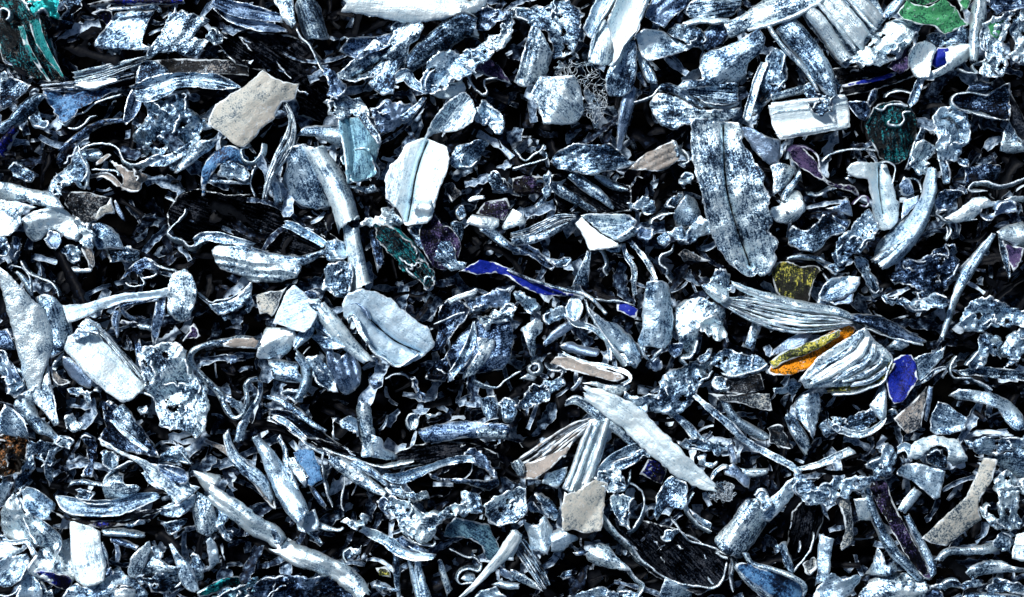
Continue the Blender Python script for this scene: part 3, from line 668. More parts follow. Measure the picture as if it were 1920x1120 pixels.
P scrap_plate|bright green painted plate with pale chipped edges at the top right|e2|70|n=5 R=3 t=-.05,.15|1684,26 1700,4 1716,10 1740,14 1766,0 1788,14 1802,32 1818,44 1796,54 1772,63 1752,50 1718,46 1694,38
P scrap_plate|dark green strip of paint along the top edge behind the bright green plate|e4|58|n=4|1694,-6 1764,-6 1750,8 1728,12 1706,6
C crumpled_sheet|small green smudge scrap at the top edge right of the green plate|e3|52|n=5|1794,-4 1820,-6 1814,10 1802,18
S scrap_strip|tall pale vertical strip right of the green plate|w2|70|c=-7 n=3|1842,-6,24 1838,28,30 1832,56,24 1828,90,20 1826,116,12
C crumpled_sheet|crinkled pale column with a green patch at its top, far upper right|w3|64|n=9 j=3|1848,50 1866,38 1892,24 1896,32 1888,60 1884,90 1886,128 1866,142 1842,142 1838,130 1856,112 1846,88
P scrap_plate|small green tapering plate set into the crinkled pale column|e1|74|n=3|1852,46 1870,38 1888,32 1880,52 1872,72 1860,70
C crumpled_sheet|wavy pale sheet at the right edge near the top corner|w3|60|n=9|1894,58 1906,36 1924,18 1924,112 1904,116 1892,100 1900,80
W curled_ribbon|thin pale ribbon loops at the foot of the vertical strip, upper right|w2|56|h=14|1794,128 1810,136 1832,138 1822,124 1842,114 1862,100 1868,94 1850,112 1862,128 1844,142
C crumpled_sheet|dark wiry crumple at the top right corner|s4|44|n=9 R=4|1860,-6 1924,-6 1924,14 1898,24 1872,30 1862,12
P curled_sheet|white curled lobe left of the small navy insert at the upper right|w1|66|c=-50,10 n=3|1702,108 1710,86 1736,78 1756,90 1750,106 1744,122 1738,146 1718,144 1710,126
P curled_sheet|white lobe right of the small navy insert at the upper right|w1|70|t=-.15,.1 n=3|1776,90 1798,84 1818,88 1814,108 1784,132 1752,148 1726,150 1742,136 1770,122
P scrap_plate|small saturated navy plate held between two white lobes|n0|58|n=3|1742,116 1758,90 1776,92 1776,120 1756,126
C crumpled_sheet|grey crinkled band above the two white lobes, below the green plate|g4|62|n=8|1748,68 1774,62 1800,52 1818,60 1818,88 1794,84 1774,88 1752,80
P scrap_plate|dark violet blue plate left of the white curled lobe|v4|44|t=.1,.2|1662,126 1684,104 1702,84 1714,82 1704,110 1702,128 1684,140
S scrap_strip|long thin blue stripe plate running under the bright crumpled tongue|n1|40|c=0|1560,166,3 1600,158,6 1650,148,7 1700,130,4
P layered_bundle|black ribbed sheet behind the long thin blue stripe|k4|20|r=-8,10,4 m=l|1560,128 1640,122 1712,126 1708,146 1640,168 1572,180
P ribbed_profile|white rectangular extruded profile with lengthwise ribs at the upper right|w0|60|n=1 r=-8,60,2 m=p|1442,200 1500,190 1584,184 1592,214 1592,238 1530,250 1464,262 1450,232
+S rib||w0|68|c=-2|1444,198,10 1510,190,10 1586,182,9
+S rib||w1|68|c=-2|1450,212,5 1520,202,5 1588,194,5
+S rib||w0|69|c=-2|1460,256,12 1530,245,12 1592,234,11
S scrap_strip|grey bar lying above the white rectangular extruded profile|w3|54|c=-3|1446,184,12 1480,174,14 1514,166,14
C curled_sheet|hook shaped fold lying over the white rectangular profile|g5|78|n=7 R=6|1512,160 1524,156 1532,176 1548,180 1560,160 1570,142 1578,170 1560,188 1556,206 1540,216 1526,210 1516,194
P curled_sheet|small dark cup with bright rim right of the white rectangular profile|s4|44|c=40,12 R=4|1586,192 1604,190 1622,196 1630,210 1622,226 1602,220 1592,208
S scrap_strip|short upright tab above the small dark cup|s3|40|n=4|1640,168,12 1636,184,14 1628,202,8
P curled_sheet|dark teal glossy folded sheet below the long blue stripe, upper right|t6|56|n=8 R=7 m=l r=80,14,3|1624,236 1634,206 1650,196 1680,194 1708,200 1722,226 1720,262 1706,290 1684,306 1652,296 1634,272
W curled_ribbon|pale wavy edge ribbon across the top of the dark teal folded sheet|w2|68|h=14|1638,202 1652,208 1664,198 1682,196 1700,200
W curled_ribbon|bright teal glinting ribbon inside the dark teal folded sheet|t0|66|h=12|1670,224 1664,232 1682,236 1694,226 1692,212 1706,210
S scrap_strip|narrow grey strip descending from the white lobes to the teal sheet|g3|54|n=4|1728,146,12 1718,168,14 1712,186,16 1704,198,8
W curled_ribbon|thin arched ribbon left of the narrow grey strip|w2|48|h=14|1660,184 1668,176 1688,172 1704,176 1710,190
P curled_sheet|dark pan shaped sheet with bright rim at the upper right|s6|50|c=10,14 R=10|1784,190 1792,178 1812,174 1850,180 1878,164 1888,200 1882,226 1850,222 1816,212 1796,204
W curled_ribbon|bright rim ribbon outlining the dark pan shaped sheet|w2|64|h=14|1882,226 1850,221 1816,211 1794,202 1784,190 1790,179 1812,175 1850,179 1862,172 1878,164
P curled_sheet|dark grey rounded flap above the pan shaped sheet|s4|44|c=0,-10|1812,172 1820,154 1842,148 1862,156 1862,170 1850,178 1824,176
S scrap_strip|long black strip with light edge slanting down at the far right|k2|52|c=-5|1868,146,18 1884,180,26 1902,216,26 1926,262,24
C curled_sheet|ear shaped crumpled sheet with curved groove at the upper right|g2|58|n=5 k=1766,222;1784,222;1798,240;1800,262:-12|1752,242 1756,218 1764,204 1786,204 1808,218 1820,248 1808,272 1796,300 1768,298 1756,276
P scrap_plate|pale angular plate near the right edge beside the long black strip|w3|44|n=3|1876,282 1882,248 1896,224 1910,232 1914,256 1896,284
S scrap_strip|pale upright strip right of the dark teal folded sheet|g3|46|n=4|1732,240,10 1722,268,16 1712,292,14 1702,318,8
C crumpled_sheet|small mottled blue grey scrap alone in the dark near the left edge|g5|26|n=7|20,318 30,306 46,312 66,330 58,338 36,338 24,334
C crumpled_sheet|crinkled upright scrap with folded right edge at left under the crumpled wad|g3|50|n=10 j=2.5|96,344 112,330 124,310 134,292 144,278 152,298 162,312 166,326 166,354 152,354 140,342 126,350 118,362 104,362
S scrap_strip|double folded pale edge strip on the right of the crinkled upright scrap|w2|60|c=-2|148,284,4 156,300,5 164,318,6 160,352,9
P curled_sheet|oval grey mottled plate cupped under a thin arched ribbon at left|g3|46|c=0,-8 n=3|152,284 166,278 182,280 193,290 188,300 170,302 156,298
W curled_ribbon|long thin arched ribbon passing over the oval plate to the crumpled wad|w3|58|h=16|154,282 164,274 184,270 208,272 222,280 232,298 246,308 262,308 284,296 300,290
P scrap_plate|grey tapering keel plate below the large crumpled wad|g3|40|c=-20,8 n=4|262,308 290,296 320,288 356,268 348,288 330,304 312,314 286,312
P scrap_plate|bright mottled tapered plate slanting below the cream plate|w3|56|c=-45,-8 n=4|328,322 336,300 352,278 372,266 412,262 398,276 372,296 350,314 332,325
P curled_sheet|blue hooded curved sheet left of the vertical curved layers|b3|44|c=-40,-14 n=5|378,366 380,330 388,304 402,286 426,276 446,278 460,296 466,318 452,306 430,304 412,310 396,330 386,350 388,364
C curled_sheet|white crinkled lining inside the blue hooded curved sheet|g3|50|n=6|404,326 412,312 430,304 448,308 464,324 458,340 444,338 430,338
S scrap_strip|thin white bar under the blue hooded curved sheet|w3|46||396,340,5 430,342,6 468,344,4
W curled_ribbon|hooked pale ribbon left of the vertical curved layers|w2|60|h=16|470,276 454,280 456,296 466,304 480,302 490,286 492,268
W curled_ribbon|thin dim ribbon arc right of the blue hooded sheet|s2|40|h=12|482,308 474,326 470,346 478,368
C crumpled_sheet|yellowish brown crumpled sheet at left centre below the crumpled wad|u1|46|n=10 j=2.5|208,300 222,306 240,318 262,322 280,332 268,344 262,360 246,362 228,352 230,334 218,316
S scrap_strip|brown curved strip joining the crinkled upright scrap to the yellowish crumple|u2|40|c=4|168,332,6 192,328,8 210,334,12 226,350,8
S scrap_strip|tan pointed sliver above the brown curved strip|u1|48||180,308,3 192,300,8 206,290,6
W curled_ribbon|short thin ribbon left of the yellowish crumple|w2|52|h=8|174,318 200,320 218,322 222,330
P scrap_plate|big bright white wing shaped plate at the left edge|w2|56|c=20,-12 n=5|-6,342 20,344 50,352 90,360 108,372 122,390 114,394 84,388 50,380 20,376 -6,376
P scrap_plate|broad white plate at the left edge below the wing shaped plate|w2|50|n=7 t=.15,.05|-6,376 24,378 56,386 70,390 46,396 40,406 46,416 34,430 20,442 -6,446
P curled_sheet|bright white saddle shaped sheet at left, above the dark hollow|w1|58|n=8 c=30,-12|46,412 60,402 84,392 112,390 128,404 144,416 148,430 146,450 128,446 110,434 94,430 78,444 62,452 50,440
P scrap_plate|dark brown plate with faint marks between left saddle sheet and brown crumple|u7|40|n=4 t=-.1,0|122,380 134,362 168,362 208,372 206,396 180,412 160,420 142,408
P scrap_plate|small pale beak shaped tab on the edge of the dark brown plate|c2|52|n=2|180,408 190,390 202,384 208,372 214,392 214,402 198,402 184,412
S scrap_strip|two thin crossed slivers right of the pale beak shaped tab|s2|44||216,376,3 222,392,7 232,414,3
P scrap_plate|rounded grey plate hanging right of the thin crinkled bridge at left|g3|48|n=4 t=-.1,.1|174,420 188,418 208,426 220,438 228,460 230,466 206,464 184,468 176,452
C crumpled_sheet|thin crinkled bridge of torn metal beside the saddle shaped sheet|w3|62|n=6 j=3|148,412 160,420 170,418 176,440 168,458 158,460 152,450 150,432
C crumpled_sheet|bluish crumpled shreds below the rounded grey plate at left|g5|40|n=9 R=4|198,468 224,466 244,460 260,474 252,492 228,490 212,494
S curled_strip|olive brown curled strip forming a hook at left|u3|50|c=4|158,458,12 166,472,16 172,488,12 172,500,8
P curled_sheet|small white lip at the bottom of the olive brown hook|w1|52|c=0,-5|134,502 142,500 156,506 172,502 170,510 154,513 140,511
C crumpled_sheet|coiled blue grey shred inside the olive brown hook|g4|44|n=8 R=5|112,472 124,464 144,462 154,474 152,490 140,498 128,492 122,480
C crumpled_sheet|slate blue smooth lump beneath the white saddle sheet|s2|44|n=5|88,444 96,434 112,440 118,450 106,462 96,466
C crumpled_sheet|small grey ragged plates at the left edge below the broad white plate|g4|44|n=8|-6,446 16,448 18,466 10,480 -6,480
C crumpled_sheet|small dark upright knot right of the ragged plates at the left edge|s3|40|n=8 R=4|16,474 22,450 34,448 36,466 26,486
W curled_ribbon|long thin ribbon slanting down right at far left|w3|46|h=16|40,488 46,502 58,514 76,522 98,530 108,544 112,556
W curled_ribbon|thin folded ribbon tips beside the far left slanting ribbon|g2|40|h=12|20,498 34,500 46,504 56,520 60,548
S scrap_strip|slim tapering grey blade under the thin folded ribbon tips|g2|40||32,510,4 44,524,10 54,540,12 60,556,4
P scrap_plate|dark slate plate with bright rim folded over a black hole at left centre|s4|48|n=4 R=4 c=-40,-8|226,526 238,508 254,492 272,484 284,488 300,498 294,510 272,504 262,516 250,510 238,520
W curled_ribbon|frayed thin ribbon running right from the rimmed dark slate plate|w3|52|h=14|276,484 292,496 310,504 326,508 340,514
W curled_ribbon|ragged pale ribbon loop below the rimmed dark slate plate|w3|46|h=14|296,512 290,518 272,522 262,516 272,532 250,538 236,530
P leaf_shaped_sheet|large black crumpled sheet with pitted surface at left centre|k6|24|n=14 R=5 m=s g=20|322,396 340,372 380,358 430,366 480,368 560,378 600,402 612,432 640,456 628,478 580,484 520,474 460,470 420,458 380,444 348,456 326,430
W curled_ribbon|white wavy rim ribbon along the left lip of the black crumpled sheet|w2|44|h=20|350,392 346,404 330,420 318,434 322,444 344,452 358,463 378,450 400,442 420,450
S curled_strip|frayed grey strip curling along the black crumpled sheet into the bright folded block|g3|48|c=4 n=5|364,456,12 384,444,16 410,446,18 440,452,16 470,462,14
P curled_sheet|white folded block with stacked grooved edge at left centre|w2|58|r=8,14,4 n=4|398,470 420,456 448,460 480,474 520,482 548,486 560,500 552,518 520,528 476,528 440,514 412,504 404,488
S curled_strip|narrow mottled lip of the black sheet curling down to the right|g3|56|c=6 n=4|532,420,12 548,424,16 570,436,16 594,448,14 612,462,12
C crumpled_sheet|small crinkled junction knot at the right tip of the black sheet|g3|62|n=7 j=2|612,460 620,448 638,450 648,462 642,484 630,486 618,488 610,474
S scrap_strip|pale lower lip strip of the black sheet right of the white folded block|g4|52|n=5 c=-4|470,472,18 510,484,18 550,490,18 580,484,14 612,470,8
B layered_bundle|tall curved bundle of thin pale layers beside the cream plate|w3|60|L=3|536,196,10 548,230,16 540,268,26 520,304,22 504,340,12 496,372,6
P curled_sheet|large grey speckled sheet fading dark at its foot left of the long bright tube|g3|46|c=70,-10 n=2 t=0,-.25|538,290 552,278 574,276 592,300 600,330 612,356 616,384 590,390 560,382 540,366 530,340 540,314
S scrap_strip|small bluish tab beneath the tall curved bundle|g3|44||512,342,16 518,360,16 522,380,12
S curled_strip|long bright tube like strip running down to a flared foot, left centre|w2|78|c=-16 n=2 g=0 m=p|586,278,34 606,312,40 626,346,42 642,384,42 652,420,42
S curled_strip|lower length of the bright tube ending in a flared torn foot|w2|72|c=-13 n=2 m=p|656,426,28 662,460,28 668,496,32 674,528,34 678,540,40
C crumpled_sheet|pitted grey lump left of the flared torn foot|g4|58|n=8 j=2|610,512 622,496 644,492 656,500 658,536 650,556 628,550 606,540
P curled_sheet|teal grey dented plate end with crimped lower edge below the steel blue plate|q1|52|n=5 R=5|640,296 660,280 694,280 700,300 708,326 700,334 668,344 656,338 658,312 644,310
W curled_ribbon|pale wire like ribbon loop around the dented teal grey plate end|w2|54|h=14|698,302 710,316 712,330 706,338
S curled_strip|twisted white shred below the dented teal grey plate|w3|48|n=5 c=-4|646,348,4 668,352,6 690,356,12 704,352,14
P leaf_shaped_sheet|smooth pale leaf shaped sheet with central crease right of the steel blue plate|w1|70|n=1 k=800,264;786,300;776,340;770,380;764,414:-18 c=80,5 m=p|728,372 724,340 732,312 750,296 764,272 790,262 812,268 836,280 842,300 838,324 826,350 816,382 810,404 800,416 780,418 762,418 752,396 740,380
P scrap_plate|small bright bulge at the lower right of the pale leaf shaped sheet|w0|84|n=4 c=0,-8|778,378 790,370 808,372 812,392 804,408 790,412 780,402
C crumpled_sheet|white shredded fringe at the foot of the pale leaf shaped sheet|w2|58|n=8 j=4 R=4|684,424 698,408 716,400 726,384 740,386 748,402 756,418 738,424 720,424 700,430
C crumpled_sheet|mottled square crumple right of the pale leaf sheet's top|g3|50|n=8|846,304 858,278 880,268 912,268 906,286 896,302 870,314 852,314
S scrap_strip|violet grey mottled triangular plate below the leaf shaped sheet|v5|56|n=4|816,404,8 810,428,44 826,456,62 838,484,54 850,498,22
P scrap_plate|grey mottled plate with lower right curled lip near centre left|g4|54|n=4 t=.1,.1|764,428 790,420 820,412 834,438 852,468 856,490 874,492 870,504 846,508 826,498 804,480 782,462
C crumpled_sheet|dark green glossy leaf with glittering teal spine, centre left|t5|50|n=5 m=l k=716,426;760,456;790,500:8|704,426 724,424 748,436 772,458 790,484 806,508 812,530 800,538 776,520 748,498 722,470 708,448
S curled_strip|glittering teal spine strip along the dark green glossy leaf|t1|62|c=-4 n=5|722,424,6 744,436,12 768,458,14 788,486,14 806,514,12
S scrap_strip|slate strip running down left of the dark green leaf|s4|44|n=3|698,430,14 706,460,18 714,500,14
C crumpled_sheet|small white knob at the lower tip of the dark green leaf|w3|60|n=6|796,522 812,518 818,530 812,542 798,538
P scrap_plate|small bent violet grey plate right of the mottled violet triangle|g5|46|c=70,-8|846,418 856,414 872,420 868,444 858,462 846,446
P scrap_plate|bright white folded block with dark blue back near upper centre left|w1|56|t=-.1,.3|876,418 886,402 910,404 936,410 934,424 922,432 896,424
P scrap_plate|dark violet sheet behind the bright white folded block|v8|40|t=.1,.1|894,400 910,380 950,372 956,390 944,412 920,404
S scrap_strip|pale frayed strip trailing from the white folded block to the right|g3|52|n=5 c=-4|900,428,10 926,440,18 948,458,14 976,472,8
P scrap_plate|small white bent tab just right of the white folded block|w1|60|n=3|940,424 952,402 962,392 974,398 986,412 984,420 964,426 946,430
C crumpled_sheet|brown tipped small crumple right of the leaf sheet's lower edge|u4|40|n=7|830,350 842,340 856,350 864,366 848,376 834,364
C crumpled_sheet|striped oval coil in the dark at upper centre|g5|34|n=9 r=50,9,4|914,332 926,324 944,338 952,352 944,360 926,352
S scrap_strip|small bright comma shaped sliver in the dark at upper centre|w2|38||878,378,5 890,372,8 908,370,6
C crumpled_sheet|faint small grey shreds left of the bright folded block|g4|32|n=6 R=4|852,396 866,390 872,404 862,410
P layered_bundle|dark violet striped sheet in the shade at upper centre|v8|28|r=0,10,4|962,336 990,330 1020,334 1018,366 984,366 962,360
C crumpled_sheet|vertical crinkled string of shreds right of the dark violet striped sheet|g3|46|n=7 j=3|1018,342 1028,328 1036,340 1030,362 1024,382 1008,392 1002,388 1018,368
P curled_sheet|slate grey crumpled saddle sheet with fanned streaks above centre right|g4|56|n=9 r=-25,16,4|1036,302 1050,284 1076,272 1108,274 1140,272 1160,284 1176,300 1192,304 1172,316 1140,322 1110,328 1076,322 1050,316
P scrap_plate|brown tinted fan of streaked layers right of the slate saddle sheet|u1|52|r=-28,12,4 n=4|1190,306 1214,286 1240,272 1262,264 1272,284 1272,300 1252,316 1232,324 1210,320 1176,318
S scrap_strip|small pale bent hook above the brown tinted fan|w3|60|n=3|1262,262,8 1268,278,10 1272,296,6
W curled_ribbon|thin zigzag ribbon right of the brown tinted fan|w3|48|h=12|1278,280 1290,292 1290,304 1276,310
S scrap_strip|long slate bar slanting down right below the saddle sheet, its upper|g3|48|c=-5|1070,326,18 1096,346,20 1124,366,18 1150,390,6
S scrap_strip|short bright bar right of the long slate bar|g2|46|c=-4|1114,328,8 1136,340,14 1160,352,12 1176,356,4
S scrap_strip|pale tapering bar left of the long slate bar|w4|46|c=-5|1034,346,14 1058,362,18 1084,378,14 1118,396,6
P layered_bundle|black streaked sheet under the slanting slate bars at centre|k5|18|r=32,14,5 m=s g=32|1036,330 1110,326 1180,350 1180,396 1120,400 1050,396
B layered_bundle|bundle of grey curved strips sweeping left of the white faceted piece|g3|44|L=4|960,446,22 990,440,26 1020,426,26 1050,412,22 1080,408,10
S scrap_strip|pale outer strip sweeping below the curved grey bundle|w4|50|c=-4 n=4|958,454,14 986,452,14 1014,444,12 1046,430,10 1068,416,5
P scrap_plate|slate forked plate with thin tail below the curved grey bundle|s3|44|n=4 k=978,462;1006,478;1036,500:-9|960,468 990,458 1010,468 1024,486 1040,498 1034,508 1014,496 990,480 962,478
C crumpled_sheet|crinkled tail end of the slate forked plate|g3|46|n=7|1036,490 1056,480 1070,486 1062,498 1042,502
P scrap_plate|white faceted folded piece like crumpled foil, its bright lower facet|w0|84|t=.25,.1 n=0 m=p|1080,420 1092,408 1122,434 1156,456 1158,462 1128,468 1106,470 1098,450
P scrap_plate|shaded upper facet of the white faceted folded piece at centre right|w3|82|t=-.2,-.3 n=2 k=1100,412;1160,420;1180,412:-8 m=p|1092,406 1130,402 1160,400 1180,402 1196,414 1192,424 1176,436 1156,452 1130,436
S curled_strip|rounded pale roll on the right of the white faceted folded piece|w3|86|c=-6 n=4|1154,450,10 1174,440,18 1192,428,16
P scrap_plate|small grey flap beneath the faceted folded piece|g3|72||1134,466 1150,458 1166,456 1162,472 1146,472
S scrap_strip|grey pointed leg plate hanging from the faceted folded piece|g4|46||1104,472,8 1098,500,16 1088,536,28
S curled_strip|long slender wrinkled ribbon falling from the faceted piece, left one|w3|58|c=3 n=3|1168,458,7 1174,480,9 1188,504,10 1188,530,9 1192,556,8
S curled_strip|long slender wrinkled ribbon falling from the faceted piece, right one|w3|60|c=3 n=3|1182,454,7 1202,476,9 1218,500,10 1230,526,6
W curled_ribbon|thin black edged ribbon below the faceted piece between its leg plate and ribbons|w3|50|h=12|1122,470 1132,480 1136,494 1130,506 1138,518
C crumpled_sheet|cluster of small white crinkled loops right of the slanting bars|g3|44|n=9 j=3 R=4|1176,382 1196,372 1216,368 1228,376 1222,394 1208,400 1186,392
C crumpled_sheet|small grey crinkled scrap right of the rounded pale roll|s3|54|n=8|1196,430 1210,426 1222,432 1218,446 1204,446
W curled_ribbon|short wavy ribbon between the white loops and the rounded grey plate|w2|50|h=12|1222,420 1224,412 1236,406 1250,402 1264,400
P curled_sheet|rounded soft grey plate left of the large leaf shaped sheet|g2|56|c=60,-12 n=3|1264,404 1272,382 1286,366 1304,372 1314,390 1316,404 1300,422 1284,430 1268,420
C crumpled_sheet|wedge shaped grey plate below the rounded soft grey plate|g3|52|n=5|1286,450 1296,428 1314,412 1326,420 1334,440 1308,446 1288,458
C crumpled_sheet|small string of crinkles left of the wedge shaped grey plate|g4|48|n=8 j=3|1250,440 1264,434 1276,430 1290,442 1282,458 1270,450
C crumpled_sheet|small mottled grey plate at right of the white crinkled loops|g4|42|n=7|1246,380 1262,364 1280,358 1280,370 1264,390 1250,388
W curled_ribbon|twisting thin ribbon falling below the rounded grey plate|w3|48|h=12|1262,458 1258,470 1240,478 1236,496 1250,506 1248,518 1258,530
C crumpled_sheet|small rounded knob at the top of the twisting thin ribbon|g3|52|n=5|1236,442 1248,438 1254,452 1244,460 1236,454
P curled_sheet|brown tipped dark tube with a hole right of the twisting ribbon|u4|44|c=15,-8|1274,478 1284,470 1296,474 1320,484 1332,490 1306,490 1284,490
C crumpled_sheet|small cluster of white crinkles beside the large leaf shaped sheet|g3|44|n=8 R=3|1272,334 1288,326 1300,334 1296,348 1280,344
P leaf_shaped_sheet|large speckled leaf shaped sheet with dark centre crease, right of centre|w3|80|n=3 R=4 k=1356,232;1358,300;1364,360;1382,420;1414,500:-13 t=-.02,.0 j=2.6|1300,232 1330,234 1384,236 1390,258 1388,272 1404,292 1422,318 1430,330 1426,346 1438,372 1436,392 1448,416 1440,432 1457,452 1450,470 1456,484 1444,504 1430,512 1424,508 1414,516 1400,510 1372,492 1348,466 1332,430 1318,390 1308,340 1300,290
S curled_strip|folded lip on the right shoulder of the large leaf shaped sheet|g1|86|c=-6 n=3|1372,250,8 1386,280,22 1404,310,14 1416,330,5
S curled_strip|pale curled rim at the lower tip of the large leaf shaped sheet|w3|84|c=4 n=4|1376,490,8 1392,506,14 1412,514,10 1420,502,6
P scrap_plate|slate plate right of the large leaf shaped sheet's shoulder|s1|50|n=3|1376,238 1392,248 1412,280 1430,300 1460,320 1464,262 1440,258 1404,240
P scrap_plate|bright tapered triangular plate left of the violet pear shaped petal|w3|56|n=2 t=.1,.1|1445,314 1462,308 1490,314 1492,322 1480,340 1464,356 1450,366 1450,340
S curled_strip|thin bent bar above the white spoon shaped piece|w3|62|c=-3|1502,322,7 1490,342,10 1476,360,12 1468,376,12
P curled_sheet|white spoon shaped piece with a small hole at right|w1|66|n=4 c=-20,-10|1470,370 1484,358 1500,362 1502,384 1506,396 1496,410 1478,418 1456,414 1444,402 1448,390 1462,386
P scrap_plate|small hollow mark plate on the white spoon shaped piece|k3|72||1470,394 1478,396 1480,400 1474,401
P curled_sheet|violet pear shaped petal with long tapering tail at right|v3|66|n=5 R=6 m=l|1484,286 1490,278 1504,280 1514,292 1526,304 1536,322 1548,336 1566,344 1592,346 1608,356 1614,366 1596,356 1566,350 1544,342 1520,330 1500,314 1488,300
W curled_ribbon|violet white rim ribbon outlining the pear shaped petal|v2|74|h=16|1482,286 1492,278 1512,279 1530,292 1534,308 1538,322
W curled_ribbon|thin arched white ribbon right of the violet pear shaped petal|w2|54|h=12|1540,304 1556,290 1580,283 1610,281 1640,284
W curled_ribbon|small looped ribbon at the tail end of the violet petal|v1|60|h=12|1600,384 1612,372 1622,368 1628,380 1624,388 1612,384
W curled_ribbon|thin wavy ribbon in the dark under the violet petal|w3|44|h=10|1512,366 1534,367 1550,358 1568,354
P curled_sheet|tall white folded piece with shaded groove, centre of the right side|w1|76|n=4 k=1650,310;1650,350;1660,400:-14 m=p|1584,316 1600,308 1640,306 1664,308 1670,322 1676,346 1682,372 1692,380 1690,396 1682,420 1672,428 1656,428 1644,412 1636,390 1628,362 1622,340 1600,338 1586,330
W curled_ribbon|layered thin rim ribbons at the top left of the tall white folded piece|w1|84|h=12|1588,322 1604,314 1622,308 1606,322 1590,330 1612,326 1630,318
W curled_ribbon|thin rim ribbon curling over the top right of the tall white piece|w1|84|h=14|1650,306 1666,306 1677,314 1676,332 1671,346
C crumpled_sheet|small crinkled hook left of the tall white piece's ribbons|w3|66|n=5|1582,334 1592,330 1606,336 1600,344
S curled_strip|large smooth curved horn sheet sweeping up right beside the tall white piece|g2|70|c=-14 n=2 m=p|1650,498,22 1672,474,44 1700,444,46 1724,412,34 1738,376,24 1744,340,20 1746,318,14
S curled_strip|bright tip plate at the lower left of the curved horn sheet|w2|66|c=-6|1644,490,16 1668,474,18 1700,452,14
P scrap_plate|slate wedge plate between tall white piece and curved horn sheet|s1|58|n=2 t=.2,0|1690,400 1694,376 1722,366 1722,382 1704,398 1690,412
P scrap_plate|small mottled plate above the slate wedge plate|s3|56|n=4|1686,346 1694,332 1706,338 1714,362 1702,368 1692,364
W curled_ribbon|fine arc ribbon around the small mottled plate|w3|54|h=10|1704,336 1716,338 1724,348 1726,362
C crumpled_sheet|white wavy crumple hanging under the ear shaped sheet|w2|56|n=8|1704,306 1710,284 1720,268 1752,272 1754,290 1742,306 1736,324 1722,328 1716,316
C crumpled_sheet|grey torn tab right of the white wavy crumple at upper right|g2|52|n=6|1752,276 1780,266 1806,268 1804,288 1796,296 1776,290 1758,300
S scrap_strip|short grey stub hanging from the torn tab at upper right|g4|46|n=4|1766,300,12 1772,320,16 1774,344,12
C crumpled_sheet|small tattered scrap right of the grey stub|g4|44|n=7|1794,296 1812,300 1812,312 1800,308
P scrap_plate|dark mottled rectangular plate above the flat S shaped ribbon at right|s6|44|n=7|1808,350 1810,318 1846,308 1874,312 1874,336 1852,348 1826,342
W curled_ribbon|flat S shaped pale ribbon running to the right edge|w2|60|h=14|1850,358 1822,360 1814,354 1824,343 1850,341 1872,348 1896,344 1920,334
P leaf_shaped_sheet|white tapering leaf plate with long stem reaching the right edge|w1|62|n=3 c=-25,-6 g=-25|1770,408 1786,400 1806,386 1824,372 1846,368 1858,378 1880,376 1898,366 1922,368 1922,378 1896,378 1870,384 1840,392 1834,404 1822,414 1790,416
W curled_ribbon|white looped outline ribbon left of the tapering leaf plate|w2|58|h=14|1752,384 1756,394 1754,400 1764,408 1776,416 1800,415 1830,412
C crumpled_sheet|dark wiry crinkle above the white looped outline ribbon|s4|46|n=8 R=4|1750,372 1762,360 1790,356 1812,364 1790,376 1776,392 1758,388
C crumpled_sheet|slate blue shred below the stem of the tapering leaf plate|s2|40|n=6|1842,402 1866,398 1880,380 1900,382 1904,400 1884,404 1856,410
W curled_ribbon|three thin upright slivers under the tapering leaf plate|w3|42|h=12|1772,424 1776,436 1772,452 1782,434 1780,420 1790,418 1792,434
P scrap_plate|bright mottled dome plate at the right edge, middle height|w2|56|n=5 c=0,-12|1868,436 1890,424 1924,414 1924,466 1906,464 1890,452 1874,448
P scrap_plate|violet blue triangle under the mottled dome plate at the right edge|v2|48|t=.1,.1|1884,452 1902,462 1918,466 1912,490 1898,508 1888,484
S scrap_strip|slim double ribbed strip left of the violet blue triangle|w4|54|c=4|1874,444,8 1880,470,12 1888,498,10 1892,522,4
S scrap_strip|long straight pale lath slanting steeply at the right side|g2|62|c=-3 n=2|1864,438,8 1840,472,18 1818,506,20 1800,540,16 1784,584,12 1766,634,10
C crumpled_sheet|small string of crinkles beside the top of the long pale lath|g4|52|n=6|1846,468 1854,458 1858,472 1852,482 1844,478
P curled_sheet|wide crumpled bell shaped sheet right of the leaf shaped sheet's tip|g4|50|n=9 j=2|1480,432 1488,422 1508,432 1526,420 1540,404 1564,412 1586,430 1582,440 1560,444 1540,460 1524,470 1500,466 1482,456
P scrap_plate|small slate triangular plate above the bell shaped sheet|s2|52|n=3|1548,390 1574,386 1586,372 1594,388 1598,404 1580,398
P curled_sheet|dark violet small plate right of the bell shaped sheet|s3|46||1560,404 1578,412 1594,412 1588,430 1574,432
C crumpled_sheet|crinkled white mass of small folds left of the curved horn sheet|g3|66|n=12 j=3.5 R=3|1566,470 1580,452 1600,432 1616,414 1628,402 1640,416 1646,432 1636,448 1618,462 1600,470 1590,484 1572,492 1564,482
C crumpled_sheet|curled grey tail under the crinkled white mass|g4|56|n=8|1546,500 1562,494 1584,492 1580,506 1566,512 1552,508
C crumpled_sheet|mottled strip trailing down right from the crinkled white mass|g4|50|n=8 j=3|1608,484 1624,486 1636,504 1642,524 1650,548 1636,556 1626,530 1612,510
C crumpled_sheet|dark crumpled ball edge with bright crinkles at right|s5|44|n=14 j=3 R=4|1676,528 1682,500 1706,490 1740,486 1756,468 1776,456 1794,464 1800,490 1790,520 1776,548 1750,560 1730,540 1700,534
P curled_sheet|olive dark glossy shell with yellow patches right of the leaf sheet's tip|y7|52|n=6 R=4 m=l c=70,-10|1452,512 1458,494 1476,492 1500,500 1530,496 1542,506 1528,524 1518,548 1506,580 1486,590 1466,562 1456,536
